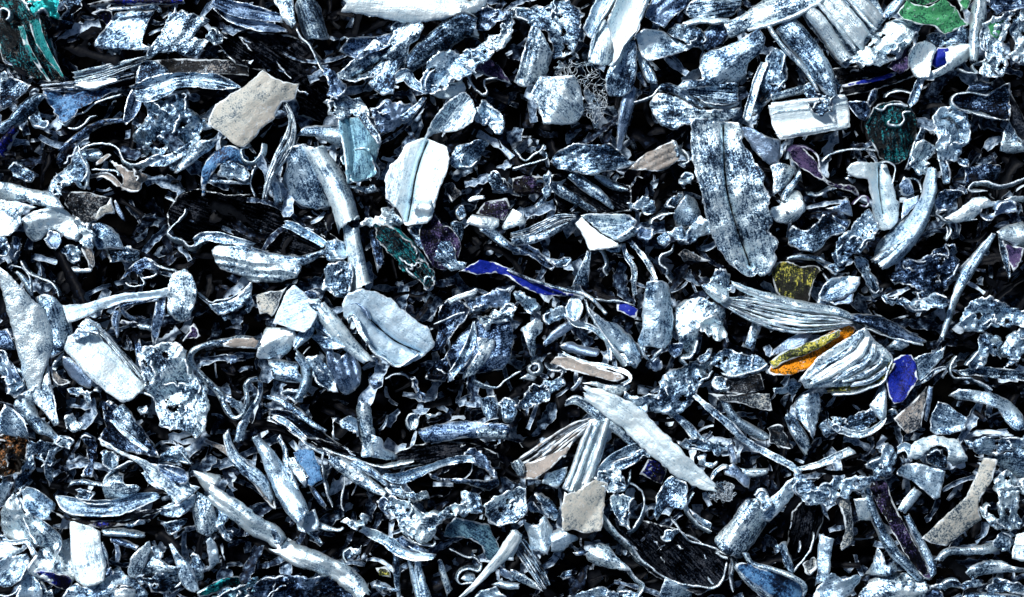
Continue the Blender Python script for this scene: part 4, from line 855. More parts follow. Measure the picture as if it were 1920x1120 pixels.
S curled_strip|thin grey layered arcs above the olive dark shell|g3|50|c=-3|1476,486,6 1500,482,10 1530,484,8 1546,492,4
P scrap_plate|smooth grey plate with folded rim at right, below the bell shaped sheet|g2|60|n=2 k=1546,550;1566,534;1590,522:-7|1532,552 1544,532 1560,522 1590,518 1612,520 1612,532 1604,544 1580,560 1552,566 1536,562
W curled_ribbon|thin white rim over the dark cavity left of the faceted piece|w3|30|h=10|964,280 976,296 986,302 1000,290 1014,282 1020,272
W curled_ribbon|thin bent wire like ribbon at the centre top beside the slate saddle|w3|32|h=10|960,316 984,310 1004,304 1024,298 1022,284
C crumpled_sheet|blue grey mottled scrap above the broad wing plate's right end|s5|24|n=7|100,300 110,288 134,272 146,268 136,290 112,312
P curled_sheet|white plate peeping at the right edge below the angular plate|w2|50|n=4|1876,272 1896,266 1924,266 1924,284 1900,288 1880,284
P leaf_shaped_sheet|tall white blade shaped plate with straight left edge at far left|w1|76|c=80,-6 n=2|8,545 2,506 20,516 40,540 62,566 82,584 90,612 94,650 88,672 78,700 70,728 56,734 46,728 40,700 32,656 22,606 14,570
P curled_sheet|grey rounded sheet tucked behind the tall white blade plate|g3|58|n=5 c=80,-8|66,562 84,554 104,560 120,584 130,620 128,650 112,662 96,668 90,640 84,600
P scrap_plate|slender white fin below the tall white blade plate|w3|54|n=4|80,716 84,690 88,680 96,720 106,770 112,792 104,796 78,766 60,750 42,740 56,732
P curled_sheet|mottled grey plate running down below the tall white blade plate|g3|50|n=5|30,756 40,738 58,736 62,752 74,780 96,804 120,830 130,842 112,836 88,816 70,810 46,790 34,774
S scrap_strip|slate plate edge on the left of the tall white blade plate's foot|s2|52|n=4|4,664,6 20,690,14 30,714,18 42,734,12
C crumpled_sheet|grey crumpled shreds at the left edge beside the tall white blade plate|g3|48|n=8|-6,660 10,664 20,690 38,700 44,724 30,740 20,724 4,704 -6,700
P scrap_plate|dark mottled plate left of the tall white blade plate|s4|38|n=4 t=.1,.1|-6,620 12,618 28,640 30,656 14,656 -6,650
P scrap_plate|bluish corner plate curled up at the left edge near a white fin|g3|54|c=80,10 n=3|6,770 10,758 34,774 48,788 54,812 50,820 30,820 4,812
C crumpled_sheet|rusty brown crumpled fragment at the left edge|r7|40|n=8|-6,820 20,818 46,826 50,852 38,880 -6,886
P scrap_plate|long pale bent strip plate rising right to the white rounded tab, left side|g1|60|n=3 k=180,590;220,566;300,555:-5 m=p|118,572 150,570 190,560 226,552 280,548 320,540 320,556 280,562 232,566 190,580 160,594 132,604 124,586
P curled_sheet|white rounded tab with ragged foot beside the long bent strip plate|w2|74|n=5 c=0,-7|314,546 322,516 346,504 362,520 370,548 364,572 354,592 342,602 328,598 316,584
S scrap_strip|wrinkled slate ribbon under the long bent strip plate|s3|50|n=4|300,560,6 260,566,8 228,576,10 236,592,8 254,600,8
S scrap_strip|slate hanging plate just left of the white rounded tab's lower part|s3|48|n=3|304,560,14 300,590,18 292,616,16 288,646,5
S scrap_strip|dark bluish strip hanging beneath the middle of the bent strip plate|s3|46|n=3|222,584,12 216,600,14 220,632,4
S scrap_strip|short grey bar between two hanging slate strips|g3|44||258,612,8 284,616,10
C crumpled_sheet|small navy smudged scrap below the bent strip plate|n5|42|n=6|226,600 250,598 260,606 240,610
S scrap_strip|dark wrinkled strip between the two white plates at lower left|s5|40|n=6|256,640,10 262,668,14 266,696,18
P curled_sheet|bright white rounded rectangular plate tilted right at lower left|w1|76|n=2 c=52,-7 m=p|122,656 132,634 150,626 176,628 196,640 228,676 258,708 270,722 250,744 232,754 216,748 180,716 150,686
S curled_strip|pale channel strip along the upper right edge of the white rectangular plate|w3|72|c=4 L=2|164,604,10 192,626,18 222,660,16 252,694,14 272,716,8
P scrap_plate|grey torn tab at the upper left of the white rectangular plate|g3|66|n=4|148,612 160,600 188,606 196,620 172,624 158,620
C crumpled_sheet|crinkled grey fold on the top edge of the white rectangular plate|g3|84|n=5|136,634 150,622 178,620 184,626 160,632 146,642
P scrap_plate|smooth slate plate below the left side of the white rectangular plate|s1|50|n=2 t=.1,-.1|118,668 132,672 154,690 174,714 168,728 150,722 128,706 118,690
S curled_strip|small brown and white curl left of the smooth slate plate|u2|44|c=4|98,690,6 104,704,10 114,716,12 130,716,6
W curled_ribbon|pale ribbon curving under the tall white blade toward slate plate|w3|52|h=12|120,662 106,676 98,690 106,694
C crumpled_sheet|small torn crumple between slate plate and dark sheets at lower left|g4|46|n=8 R=4 j=3|134,732 150,726 168,734 186,726 172,744 166,760 154,746 142,744
C crumpled_sheet|bright grey crumpled plate with torn outline left of the looping rope strip|w3|72|n=7 j=2|268,668 280,656 300,650 330,650 346,664 352,686 364,708 382,724 384,780 370,812 350,798 320,796 306,788 296,766 286,738 276,704
W curled_ribbon|scalloped ribbon rim arching over the bright grey crumpled plate|w2|82|h=16|268,666 276,658 288,660 292,650 312,643 336,646 347,660 344,668
W curled_ribbon|thin ribbon hugging the left side of the bright grey crumpled plate|w3|56|h=12|256,734 280,740 292,752 296,774 310,794 330,800
S curled_strip|long rope like strip looping from the tan end around at lower left|w4|60|c=-4 n=3|478,644,20 452,640,20 420,642,14 382,648,10 360,660,10 356,676,12 370,696,10 392,718,10 410,738,12 420,760,12 430,776,10 442,784,8 456,774,8 464,750,8 462,724,8 470,712,8 486,710,8
P scrap_plate|tan coloured flat end plate of the rope like strip|u0|66|n=2|416,644 440,636 474,634 484,640 478,654 446,650 420,650
C crumpled_sheet|small crinkled branch inside the loop of the rope like strip|g3|52|n=5|418,738 434,740 448,756 458,766 448,772 432,760
P curled_sheet|small slate cup hanging in the dark above the rope like loop|s2|44|c=0,8|426,664 444,666 446,678 434,682
W curled_ribbon|shallow crescent ribbon above the tan end plate at centre left|w4|56|h=14|372,548 392,566 408,564 430,560 456,544
P curled_sheet|pale crescent shaped boat plate left of the small square beige plate|g3|54|c=-25,8|376,554 396,570 420,566 444,556 460,538 472,530 470,552 452,576 430,588 410,590 396,580
C crumpled_sheet|small crumple under the pale crescent boat plate|g3|46|n=7|412,590 424,590 432,600 418,606
C crumpled_sheet|small bluish wedge left of the pale beige square plate|g3|44|n=5|458,560 472,552 474,572 464,586 456,572
C crumpled_sheet|violet blue small shred in the dark right of the white rounded tab|v4|44|n=6|346,640 352,620 364,606 372,618 376,630 360,636
P leaf_shaped_sheet|grey folded plate with dark striped sides below white rectangular plate|g4|48|n=5 r=40,12,3|214,768 232,756 250,778 268,804 286,840 262,836 240,812 222,796
P layered_bundle|dark fan of thin curved sheets at lower left below the rectangular plate|s5|40|r=45,13,5 n=4|196,756 220,760 246,790 290,840 300,860 256,850 214,838 188,822 200,800
S scrap_strip|curved pale strip on the left side of the dark fan of sheets|g3|44|c=3|196,778,5 200,760,8 210,752,8
S scrap_strip|lower curved grey edge of the dark fan of sheets|g2|50|c=3|210,786,8 228,806,9 252,826,9 280,846,6
C crumpled_sheet|small bright crinkled knot left of the dark fan of sheets|w3|50|n=8|122,782 136,778 142,792 156,796 152,808 138,810 126,796
C crumpled_sheet|tiny pale shred by the right side of the dark fan of sheets|w3|46|n=6|262,764 274,762 276,776 264,778
P scrap_plate|small beige square plate with curled lower edge left of centre|c3|58|t=.3,0 n=2|480,556 500,550 528,546 542,536 528,560 516,590 510,594 500,588 486,590 482,570
P scrap_plate|large grey square plate folded at its right, left of centre|g1|70|n=2 t=-.05,.05 m=p|514,606 524,580 538,548 552,536 566,548 580,562 598,560 596,576 594,590 584,612 574,620 552,618 534,612
P curled_sheet|white rounded plate protruding below the grey square plate|w1|62|n=3 t=.05,.1|482,668 492,640 500,616 530,616 548,616 556,628 552,644 536,662 514,668 496,672
S scrap_strip|grey curved flap between the grey square plate and white rounded plate|g2|66|n=3 c=-4|584,600,12 576,620,22 562,638,18 552,654,6
S curled_strip|long pale bar with central groove slanting down right, left of the big oval plate|w2|76|c=-8 k=1 m=p|600,576,24 616,598,30 636,626,32 660,652,26 690,678,16
S scrap_strip|thin grey bar behind the long pale grooved bar|g3|64|c=-4|588,604,12 606,616,16 628,634,10
P curled_sheet|curved grey scoop plate under the long pale grooved bar|g2|60|c=15,10|582,632 596,628 614,634 636,630 652,648 636,654 612,652 596,644
C crumpled_sheet|small torn fold above the top of the long pale grooved bar|w3|82|n=5|580,568 600,564 604,574 596,582 584,576
P leaf_shaped_sheet|large grey oval plate with dark centre crease, left of centre|g1|78|n=2 c=35,-6 k=688,590;700,606;740,640;788,662:-15 m=p j=2|660,552 684,548 710,552 732,562 748,576 770,588 784,602 800,610 806,626 814,640 812,650 796,660 780,672 756,684 740,680 712,664 694,646 680,626 670,606 650,592 648,572
S curled_strip|curled hook rim at the left end of the large grey oval plate|w2|88|c=4|656,604,5 654,596,7 662,592,8 670,604,8 676,622,8 690,642,6
S curled_strip|dark rolled shoulder on the upper left of the large grey oval plate|s2|86|c=-6|650,580,8 666,570,14 684,582,12 692,600,6
W curled_ribbon|thin rim ribbon along the lower edge of the large grey oval plate|w2|72|h=14|690,646 704,664 722,674 744,688 760,682 786,664
C crumpled_sheet|small coil at the lower end of the leaf like crumple, by the square plate|s4|58|n=6|572,548 588,544 598,550 590,558 580,556
S scrap_strip|short grey tube section lying crosswise at lower left of centre|g3|56|c=-10|510,692,34 530,696,36 562,700,32
S curled_strip|bowed pale band wrapping the short grey tube section|g2|64|c=-6 n=3|556,664,12 570,684,18 574,710,20 566,736,16 556,748,6
C crumpled_sheet|grey mottled foot piece below the short grey tube section|g4|50|n=7|530,736 548,730 562,738 562,750 546,748 534,744
P curled_sheet|slate folded plate with bright ridges right of the bowed pale band|s2|54|n=4 r=75,16,7|614,666 624,656 634,676 654,654 664,660 676,700 674,722 660,734 644,740 632,726 618,700
C crumpled_sheet|bright crinkled sheet left of the slate ridged plate|g3|48|n=8|578,672 600,668 616,688 624,712 632,734 612,726 592,712 584,692
P curled_sheet|dark slate mottled plate beneath the right end of the large oval plate|s5|44|n=3 t=.1,.1|828,574 852,560 880,578 872,600 850,626 830,652 810,656 822,626
S scrap_strip|short pale bar on the dark slate mottled plate at centre|w2|64||842,566,9 864,556,10 894,546,8
C crumpled_sheet|blue grey crumpled band right of the short pale bar|s3|56|n=9 j=2.5|872,578 884,560 910,552 930,544 960,540 956,562 930,576 900,580
P scrap_plate|dark blue mottled large plate at the centre|s4|52|n=8|838,664 860,632 880,612 896,600 936,606 956,598 962,640 956,676 940,690 912,696 880,700 850,700
W curled_ribbon|thin white slivers below the short pale bar|w3|62|h=10|814,608 834,600 856,590 880,584 904,576
S scrap_strip|slender blade strip on the dark blue mottled plate, its left side|g3|58|n=3|888,604,5 886,630,14 872,668,20 846,704,12
P scrap_plate|bright bent tab on the dark blue mottled plate|w3|66|t=.2,-.1 n=3|896,634 912,636 926,640 922,662 908,680 890,700 866,712 868,700 888,674 898,660
C crumpled_sheet|row of torn white fibres above the dark blue mottled plate|w3|60|n=8 j=3 R=4|896,586 912,594 924,584 936,586 960,572 962,600 944,606 924,610 908,624 900,606
C crumpled_sheet|dark speckled band left of the dark blue mottled plate|s5|36|n=9|798,706 812,688 836,664 862,640 872,648 850,680 840,708 812,716
W curled_ribbon|thin rim along the bottom of the dark blue mottled plate|w3|44|h=14|888,710 908,722 930,726 944,716 960,704 976,696
P scrap_plate|small speckled grey square plate in the dark below centre|g4|50|n=3|900,748 916,742 930,740 936,762 930,782 916,786 906,776
C crumpled_sheet|crinkled grey scrap right of the small speckled square plate|g3|46|n=8|938,760 952,748 964,756 962,786 948,792 938,778
W curled_ribbon|thin frayed arc in the dark left of the small speckled square plate|g4|32|h=8|722,712 740,702 760,704 770,714 784,732 792,752
C crumpled_sheet|slender broken crinkled bar in the dark at centre|s4|34|n=6|768,708 778,710 796,740 796,756 786,746
C crumpled_sheet|small dim crinkle in the dark below the large oval plate|s4|30|n=6|696,714 712,708 710,722 698,728
C crumpled_sheet|small dark twist below the large oval plate's left end|s4|34|n=6|700,672 716,676 718,688 702,684
C crumpled_sheet|pair of tiny white shreds in the dark above the curved grey plate|w3|40|n=6 R=3|766,780 782,772 786,790 780,806 770,800
C crumpled_sheet|tiny bright splinter in the dark above the curved grey plate|w2|44|n=5|800,774 812,778 826,776 812,784 800,788
P curled_sheet|upright bright thumb shaped shell right of the small scoop, below centre left|w3|60|n=3 c=80,-10|668,762 676,752 690,758 698,776 702,806 704,830 714,846 700,854 684,846 672,820 668,790
P curled_sheet|small pale scoop attached left of the upright thumb shell|g3|54|c=15,10|638,790 654,780 668,786 670,812 652,806 640,800
S scrap_strip|thin long grey strip sweeping down right from below the tube section|g4|44|c=-3 n=3|492,744,5 524,752,10 556,772,14 590,796,8 614,808,3
S curled_strip|long pale wavy strip below the thin long grey strip|g2|48|c=3 n=3|510,780,6 536,792,12 560,812,10 580,830,12 606,846,10 640,858,6
S scrap_strip|dark curved trough plate between the two long strips lower left of centre|s6|32|c=6 n=4|504,778,20 540,786,30 580,812,34 630,840,20
C crumpled_sheet|small bright upright splinter right of the curved trough|g3|42|n=5|622,800 626,782 630,812 636,824 624,826
S curled_strip|left leg of the long looped arch strip at lower left of centre|g3|50|n=3|488,716,8 486,744,9 470,770,8 456,796,14 446,828,16
P curled_sheet|dark grey curved plate with smooth bright right end below centre|s3|52|c=-8,-8 n=2|786,806 820,796 860,790 910,792 952,796 954,822 920,824 880,820 840,826 800,830
P scrap_plate|smooth bright inset on the right end of the dark grey curved plate|w3|60|c=0,-4|892,806 916,798 950,800 948,824 916,822 896,818
P curled_sheet|rounded spoon top of the long forked strip at centre|g2|68|n=3 k=1|1062,576 1070,560 1088,560 1094,576 1088,596 1078,604 1066,596
S curled_strip|long forked strip sweeping right below the rounded spoon top|w2|62|c=3|1064,590,8 1076,606,10 1100,612,11 1124,624,11 1140,644,9 1144,676,5
S scrap_strip|slate bar going down left from the long forked strip|s2|54|c=-3|1070,610,14 1046,624,16 1020,646,8
P curled_sheet|long grey mottled tube with pale left rim right of the forked strip|g2|70|n=3 c=50,-8|1096,562 1112,584 1132,598 1154,606 1180,628 1196,652 1202,676 1192,690 1180,682 1168,660 1148,656 1136,640 1120,612
W curled_ribbon|double pale rim at the left of the long grey mottled tube|w1|76|h=12|1098,562 1106,588 1124,616 1144,644 1164,668 1176,684
C crumpled_sheet|bright small crinkle under the long grey mottled tube|w3|58|n=7|1160,670 1176,664 1184,680 1170,688
P scrap_plate|bright blue painted sliver with frayed upper edge at the centre|n0|54|n=5 R=3|862,510 902,488 930,494 950,502 980,524 1010,530 1050,546 1090,554 1056,554 1020,552 984,540 950,518 930,512 900,516
S curled_strip|white frayed edge along the bright blue painted sliver|w3|60|n=4|950,506,3 990,522,4 1020,532,5 1060,544,7 1094,552,7 1116,566,6 1136,590,6
P scrap_plate|deep royal blue small patch plate right of the blue sliver's white edge|n0|46|n=4|1158,568 1180,570 1196,580 1192,598 1176,590 1160,582
W curled_ribbon|thin white ribbon linking blue sliver and royal blue patch|w3|50|h=10|1114,560 1140,564 1162,564 1190,574
P curled_sheet|upright grey tapered plate with dark mouth at its foot, right of centre|g2|76|n=4 c=85,-9|1204,576 1212,532 1236,528 1252,536 1258,568 1264,600 1262,630 1248,652 1226,650 1202,648 1200,636 1206,612
S curled_strip|thin rim around the dark mouth of the upright grey tapered plate|w2|70|c=-2|1202,650,5 1210,668,6 1222,676,6 1230,664,5 1240,656,5
C crumpled_sheet|small blue grey smooth drop below the upright tapered plate|s2|50|n=4|1218,678 1234,672 1242,690 1232,700 1222,692
P curled_sheet|bright crumpled plate with ragged right loops, right of the upright plate|w3|66|n=9 j=2.5|1266,580 1284,562 1310,560 1340,572 1356,590 1358,620 1344,616 1328,606 1312,612 1308,640 1296,668 1284,656 1270,640 1264,610
C crumpled_sheet|curly white fringe loops on the right of the bright crumpled plate|w2|78|n=8 j=3 R=4|1306,604 1328,596 1352,604 1358,630 1344,634 1338,622 1328,630 1312,616
W curled_ribbon|curved ribbon tail at the foot of the bright crumpled plate|w2|62|h=14|1308,638 1302,660 1292,672 1278,672 1288,684
P curled_sheet|slate scoop under the bright crumpled plate|s3|48|c=0,8|1254,650 1278,646 1276,664 1264,670 1254,664
S curled_strip|long outer rim of the ridged clam layered plate at right|w2|82|c=-3 n=2|1372,532,8 1400,544,12 1450,560,16 1510,574,16 1570,584,14 1600,596,10
B layered_bundle|broad pale layered bundle with many thin ridges, right of centre|w1|74|L=5|1346,562,8 1390,574,36 1440,588,54 1500,600,54 1560,602,34 1596,604,8
P curled_sheet|small white petal at the left end of the broad layered bundle|w2|84|n=3|1318,536 1340,530 1364,540 1366,560 1350,566 1330,552
C crumpled_sheet|grey crumpled clump above the white petal near right centre|g3|58|n=9 j=3|1322,540 1332,514 1350,500 1366,520 1370,548 1352,550
S scrap_strip|dark pointed tail strip running right from the layered bundle|s4|60|c=-5 n=2|1590,594,10 1640,604,24 1680,622,26 1716,636,16 1738,640,3
W curled_ribbon|thin pale rim under the dark pointed tail strip|w2|58|h=10|1620,614 1660,630 1700,640 1730,648
P scrap_plate|small bright grey triangular shard below the dark tail strip|g2|54|t=.1,.1|1664,652 1680,636 1702,632 1704,648 1688,658
P scrap_plate|orange painted strip with yellow and green upper band at right|o2|74|n=5 R=3 t=-.05,.05 m=p|1440,692 1456,670 1490,657 1520,642 1558,622 1590,609 1604,616 1592,640 1570,658 1542,676 1512,692 1482,702 1450,701
S curled_strip|mottled yellow band along the top of the orange painted strip|y4|84|n=4|1446,686,12 1470,670,17 1505,657,18 1540,642,15 1575,623,9
P ribbed_profile|shell like ridged pale clam plate beside the orange strip|w2|74|n=1|1500,710 1530,672 1580,640 1622,616 1640,640 1668,664 1674,676 1660,710 1640,724 1600,722 1550,724 1512,726
+S ridge||w2|84|c=-4|1508,712,14 1540,690,14 1590,658,12 1618,624,8
+S ridge||w1|84|c=-5|1520,718,14 1560,696,22 1608,664,22 1628,632,10
+S ridge||w2|84|c=-4|1560,716,8 1600,694,16 1632,670,16 1638,646,8
+S ridge||w2|84|c=-4|1580,716,6 1616,704,12 1648,682,12 1656,664,6
+S ridge||g2|82|c=-3|1596,722,6 1636,712,10 1664,690,8
S curled_strip|olive green lower lip of the shell like ridged clam plate|y6|64|c=4 n=3|1550,732,8 1590,728,16 1630,722,14 1658,700,10 1670,680,8
W curled_ribbon|white rim around the lower right of the ridged clam plate|w2|78|h=14|1560,740 1600,738 1630,728 1656,716 1664,694 1673,674 1664,660
P scrap_plate|saturated royal blue kite shaped plate right of the clam plate|n2|66|t=.05,.1 n=2 m=p|1660,712 1672,680 1690,668 1708,668 1716,690 1716,710 1706,730 1690,752 1676,756 1666,740
P scrap_plate|pale plate fanning right of the royal blue kite plate|g3|58|n=4|1714,672 1730,664 1752,660 1770,650 1768,672 1752,690 1730,710 1718,712 1718,690
S curled_strip|thin curved strip right of the royal blue kite plate|w3|54|c=3|1714,724,4 1736,710,8 1756,694,9 1774,690,5
P scrap_plate|slate smooth plate left of the orange painted strip|s1|56|n=3 t=.1,-.1|1452,656 1480,636 1500,624 1520,628 1510,646 1490,656 1464,664 1444,668
C crumpled_sheet|wavy grey saddle shaped sheet below the bright crumpled plate at right centre|g3|70|n=9 j=2|1240,714 1254,700 1276,694 1290,686 1320,678 1338,682 1326,704 1310,720 1300,744 1284,764 1258,776 1226,772 1204,764 1190,748 1176,742 1178,734 1200,740 1236,744 1238,730
P scrap_plate|small pale cube like end at the left of the wavy saddle sheet|g2|78|n=2|1176,744 1194,742 1214,756 1210,774 1186,776 1180,762
C crumpled_sheet|twisted grey bow shaped sheet left of the orange strip|g3|64|n=8 j=2|1334,684 1348,664 1364,656 1390,662 1408,668 1430,678 1438,686 1410,698 1384,706 1366,700 1352,688
C crumpled_sheet|small grey leaf scrap above the twisted bow sheet|g3|54|n=5|1306,672 1318,660 1332,656 1328,668 1314,678
W curled_ribbon|pale rim under the twisted grey bow shaped sheet|w2|72|h=10|1352,700 1372,706 1400,700 1430,690 1438,682
P scrap_plate|grey mottled bar standing upright under the layered bundle|g3|48|c=75,-6|1396,650 1404,624 1412,604 1426,606 1420,630 1408,654
S scrap_strip|slim grey strip right of the upright mottled bar|g3|44||1424,610,8 1414,636,8 1410,656,6
P scrap_plate|brown olive flat bar plate below the twisted bow sheet|u5|60|n=2|1360,710 1390,708 1424,702 1432,730 1400,738 1364,736
P scrap_plate|khaki tapered flat plate below the brown olive bar|c5|58|n=2 t=0,-.1|1330,738 1360,740 1400,738 1440,740 1444,768 1400,760 1350,752
C crumpled_sheet|small bright pair of crumples between saddle sheet and olive bar|w3|52|n=6|1340,706 1354,706 1362,724 1350,734 1334,726
P scrap_plate|tan plate with pale rim slanting right of centre bottom, in folded channel|u0|66|n=2 g=20 c=18,3|1034,682 1044,670 1070,672 1110,684 1160,700 1168,708 1154,714 1110,704 1064,694
S curled_strip|pale folded channel strip wrapping around the tan plate|w2|58|c=4|1056,662,5 1090,678,6 1140,688,7 1176,700,8 1180,712,8 1166,720,6
P scrap_plate|bright pointed plate below the tan plate|w2|62|n=2 t=-.1,.1|1092,718 1110,714 1144,722 1184,720 1180,732 1160,744 1140,738 1116,726
P curled_sheet|slate smooth pebble like sheet above the tan plate|s1|54|c=15,-8|1050,648 1070,642 1096,650 1122,656 1116,668 1092,668 1066,660
S curled_strip|long broad bright strip slanting down right at lower centre, its upper part|w1|84|c=-4 n=1.6 m=p j=2.4|1096,734,20 1120,746,34 1160,768,42 1200,800,46 1240,840,44 1280,876,38 1316,902,28 1344,918,10
S curled_strip|lower ribbed rim strip parallel to the long broad bright strip|w3|74|c=-4 n=3|1060,756,8 1080,750,16 1110,768,18 1150,800,16 1190,836,12 1206,850,6
C crumpled_sheet|grey crinkled pile of shreds at left of the tan plate's lower side|g4|44|n=11 j=3 R=4|984,738 1000,720 1030,714 1048,704 1056,716 1036,740 1010,756 984,764 968,756
W curled_ribbon|small pale ring ribbon left of the tan plate|w2|46|h=12|996,684 1008,682 1010,694 1000,700 992,692 996,684
W curled_ribbon|thin hooked ribbon below the pale ring ribbon|w3|42|h=12|1020,682 1030,694 1046,696 1056,692 1048,712
P scrap_plate|small white half moon scrap left of the crinkled pile|w2|42||976,710 990,702 1006,708 1000,714
S scrap_strip|thin slate strip curving left of the bright pointed plate|s1|50||1090,706,5 1084,720,6 1072,732,5
P curled_sheet|white drooping Y shaped scrap at the right edge of the dark blue plate|w2|70|n=5 R=3|978,620 990,608 1004,598 1018,606 1016,622 1004,634 1002,668 994,666 988,648
C crumpled_sheet|grey crinkled tufts above the white drooping Y shaped scrap|g3|58|n=8 j=3|962,552 984,550 1004,566 1006,580 996,588 980,572
C crumpled_sheet|grey lumpy shred right of the drooping Y shaped scrap|g3|52|n=7 j=2|1018,590 1034,582 1052,576 1058,590 1040,600 1026,606
C crumpled_sheet|large grey crumpled sheet with torn lower edge at the right edge|g3|60|n=11 j=2.5|1800,600 1814,578 1830,560 1850,558 1866,568 1890,580 1924,592 1924,616 1890,612 1862,608 1848,622 1820,618 1804,610
C crumpled_sheet|wavy crumpled shelf below the large grey crumpled sheet at right|g3|56|n=11 j=3|1816,676 1830,660 1828,636 1856,628 1880,636 1882,652 1896,668 1876,676 1856,668 1840,684 1822,690
C crumpled_sheet|scalloped grey plate at the right edge, above the smooth long groove|g2|60|n=7|1878,654 1890,630 1910,618 1924,620 1924,660 1904,680 1880,692 1890,672
S curled_strip|smooth long grooved strip reaching the right edge at lower right|w4|54|c=5|1800,700,10 1830,696,16 1870,700,18 1926,706,16
W curled_ribbon|frayed pale ribbon bending left of the smooth long grooved strip|w3|62|h=14|1794,668 1784,680 1780,696 1788,708 1810,708 1836,716 1860,732
P curled_sheet|arched pale band sheet at the lower right edge|g2|62|c=35,-8 n=3|1784,744 1800,730 1830,732 1866,738 1894,750 1914,776 1918,800 1900,806 1886,792 1868,766 1840,756 1800,752
P scrap_plate|brownish grey triangular plate below the royal blue kite plate|u3|52|n=4|1676,784 1696,770 1722,742 1736,726 1734,760 1726,800 1700,812 1688,800
P scrap_plate|rounded brown centred plate with ragged grey border at lower right|g3|58|n=5 R=4|1744,804 1746,776 1756,752 1774,756 1790,770 1810,784 1808,806 1780,814 1756,816
S scrap_strip|thin slate strip between the brownish triangle and the rounded bordered plate|s2|54||1744,724,8 1740,756,10 1738,790,5
C crumpled_sheet|broken bowl of curved layered shreds below the clam plate|g4|48|n=10 j=2.5|1564,780 1586,786 1610,780 1630,764 1646,770 1640,790 1610,806 1576,804 1560,790
S curled_strip|outer curved rim of the broken bowl of shreds|w3|56|c=3|1552,790,8 1574,806,12 1612,814,12 1646,800,10 1660,780,6
P scrap_plate|grey pointed fin plate at the right of the broken bowl|g2|60|n=3 t=.1,0|1632,760 1650,736 1658,724 1662,760 1660,780 1650,786
C crumpled_sheet|small grey pebble like scrap below the fin plate|g2|54|n=5|1664,772 1676,766 1684,774 1672,780
C crumpled_sheet|cluster of two rounded crinkled knobs left of the clam plate's foot|g3|50|n=7|1450,728 1468,722 1486,712 1500,722 1496,738 1474,740 1456,738
P curled_sheet|upright grooved grey shell below the crinkled knobs|g2|56|r=80,11,4 n=3|1490,760 1504,742 1532,738 1538,770 1530,800 1524,826 1512,806 1498,786
S scrap_strip|broad light strip slanting down left of the upright grooved shell|w3|62|n=3 c=-5|1474,776,12 1490,800,22 1504,824,24 1516,846,16
C crumpled_sheet|dark mottled triangular sheet above right of the layered bundle|s3|50|n=4 t=.1,.2|1534,562 1560,548 1596,548 1592,562 1568,576 1540,568
C crumpled_sheet|grey crinkled shreds left of the long pale lath's lower half|g4|50|n=10 j=3 R=4|1660,560 1690,556 1720,562 1756,556 1764,570 1740,576 1718,586 1690,574 1666,568
C crumpled_sheet|mottled scrap touching the left of the long pale lath|g4|46|n=9|1716,548 1740,540 1768,552 1764,568 1740,574
C crumpled_sheet|curved blue white sheet arching over a dark slot at lower left|g4|50|n=7 R=4|28,924 34,896 46,868 52,848 62,830 84,832 108,834 108,850 98,862 94,872 80,862 66,852 64,880 60,900 46,912 38,928
S scrap_strip|crinkled slate strip on the right side of the dark slot at lower left|g4|46|n=6|102,842,10 94,862,12 90,884,12 94,906,8
C crumpled_sheet|tiny grey shred on the left edge below the rusty fragment|g4|44|n=7|2,894 14,876 22,884 16,896 4,904
P curled_sheet|grey rounded corner plate at the left edge in the lower left|g3|50|n=4|-6,914 10,902 28,904 24,914 12,930 4,946 -6,948
P curled_sheet|curved grey cup with shaded inside at lower left|g3|58|n=5 c=30,12|38,922 50,912 70,914 96,930 106,944 102,956 92,964 96,974 84,974 60,964 46,952
P curled_sheet|large white flared sheet with dark dent at the lower left edge|w2|54|n=10 c=50,-8|4,960 14,946 28,928 40,944 44,964 60,986 76,1008 70,1024 40,1014 14,1014 0,996
S curled_strip|white ribbon like band twisting from the flared sheet down to the white foot|w3|62|n=5 c=5|46,962,12 62,980,24 82,996,36 98,1016,38 96,1030,30
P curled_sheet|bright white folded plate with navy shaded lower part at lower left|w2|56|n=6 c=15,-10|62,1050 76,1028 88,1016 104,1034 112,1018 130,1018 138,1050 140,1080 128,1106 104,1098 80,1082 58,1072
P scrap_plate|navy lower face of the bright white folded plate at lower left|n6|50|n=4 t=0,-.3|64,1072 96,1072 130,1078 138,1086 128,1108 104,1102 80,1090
P scrap_plate|bright white tall rectangular pitted plate at lower left|w1|74|n=2 c=80,-4 m=p|130,980 140,980 170,990 184,1000 190,1030 198,1060 196,1086 182,1094 160,1098 144,1086 136,1050 130,1010
S scrap_strip|thin pale strip beside the right of the white tall pitted plate|g3|60|c=3|190,1016,8 198,1040,8 200,1070,6
P scrap_plate|white triangular plate at the left edge in the lower left corner|w2|56|t=.1,.1 n=4|-6,1018 16,1020 46,1030 40,1036 16,1046 -6,1050
P curled_sheet|mottled grey plate at the far lower left corner with crumpled top|g3|50|n=6|-6,1056 14,1044 48,1040 54,1050 46,1078 30,1096 12,1102 -6,1096
W curled_ribbon|thick pale wavy ribbon between the corner plates at far lower left|w2|64|h=18|54,1048 52,1070 40,1090 34,1108 18,1116 -4,1114
S curled_strip|thin curved strip passing over the white triangle at the left edge|w3|60|c=4 n=3|0,1016,8 30,1018,8 52,1014,10 62,1028,8 70,1040,10
P curled_sheet|beige grey curved plate at the bottom near the left corner|g2|52|n=4|42,1096 52,1076 66,1084 82,1102 76,1124 36,1124
P curled_sheet|wavy pale ribbon sheet at the very bottom near the left corner|w3|60|n=6|48,1124 60,1102 76,1094 90,1110 98,1106 98,1124
P curled_sheet|grey rounded sheet at the bottom under the white tall pitted plate|g3|56|n=6 c=0,-8|124,1124 132,1104 146,1092 160,1100 190,1094 200,1082 216,1066 232,1078 252,1090 270,1124
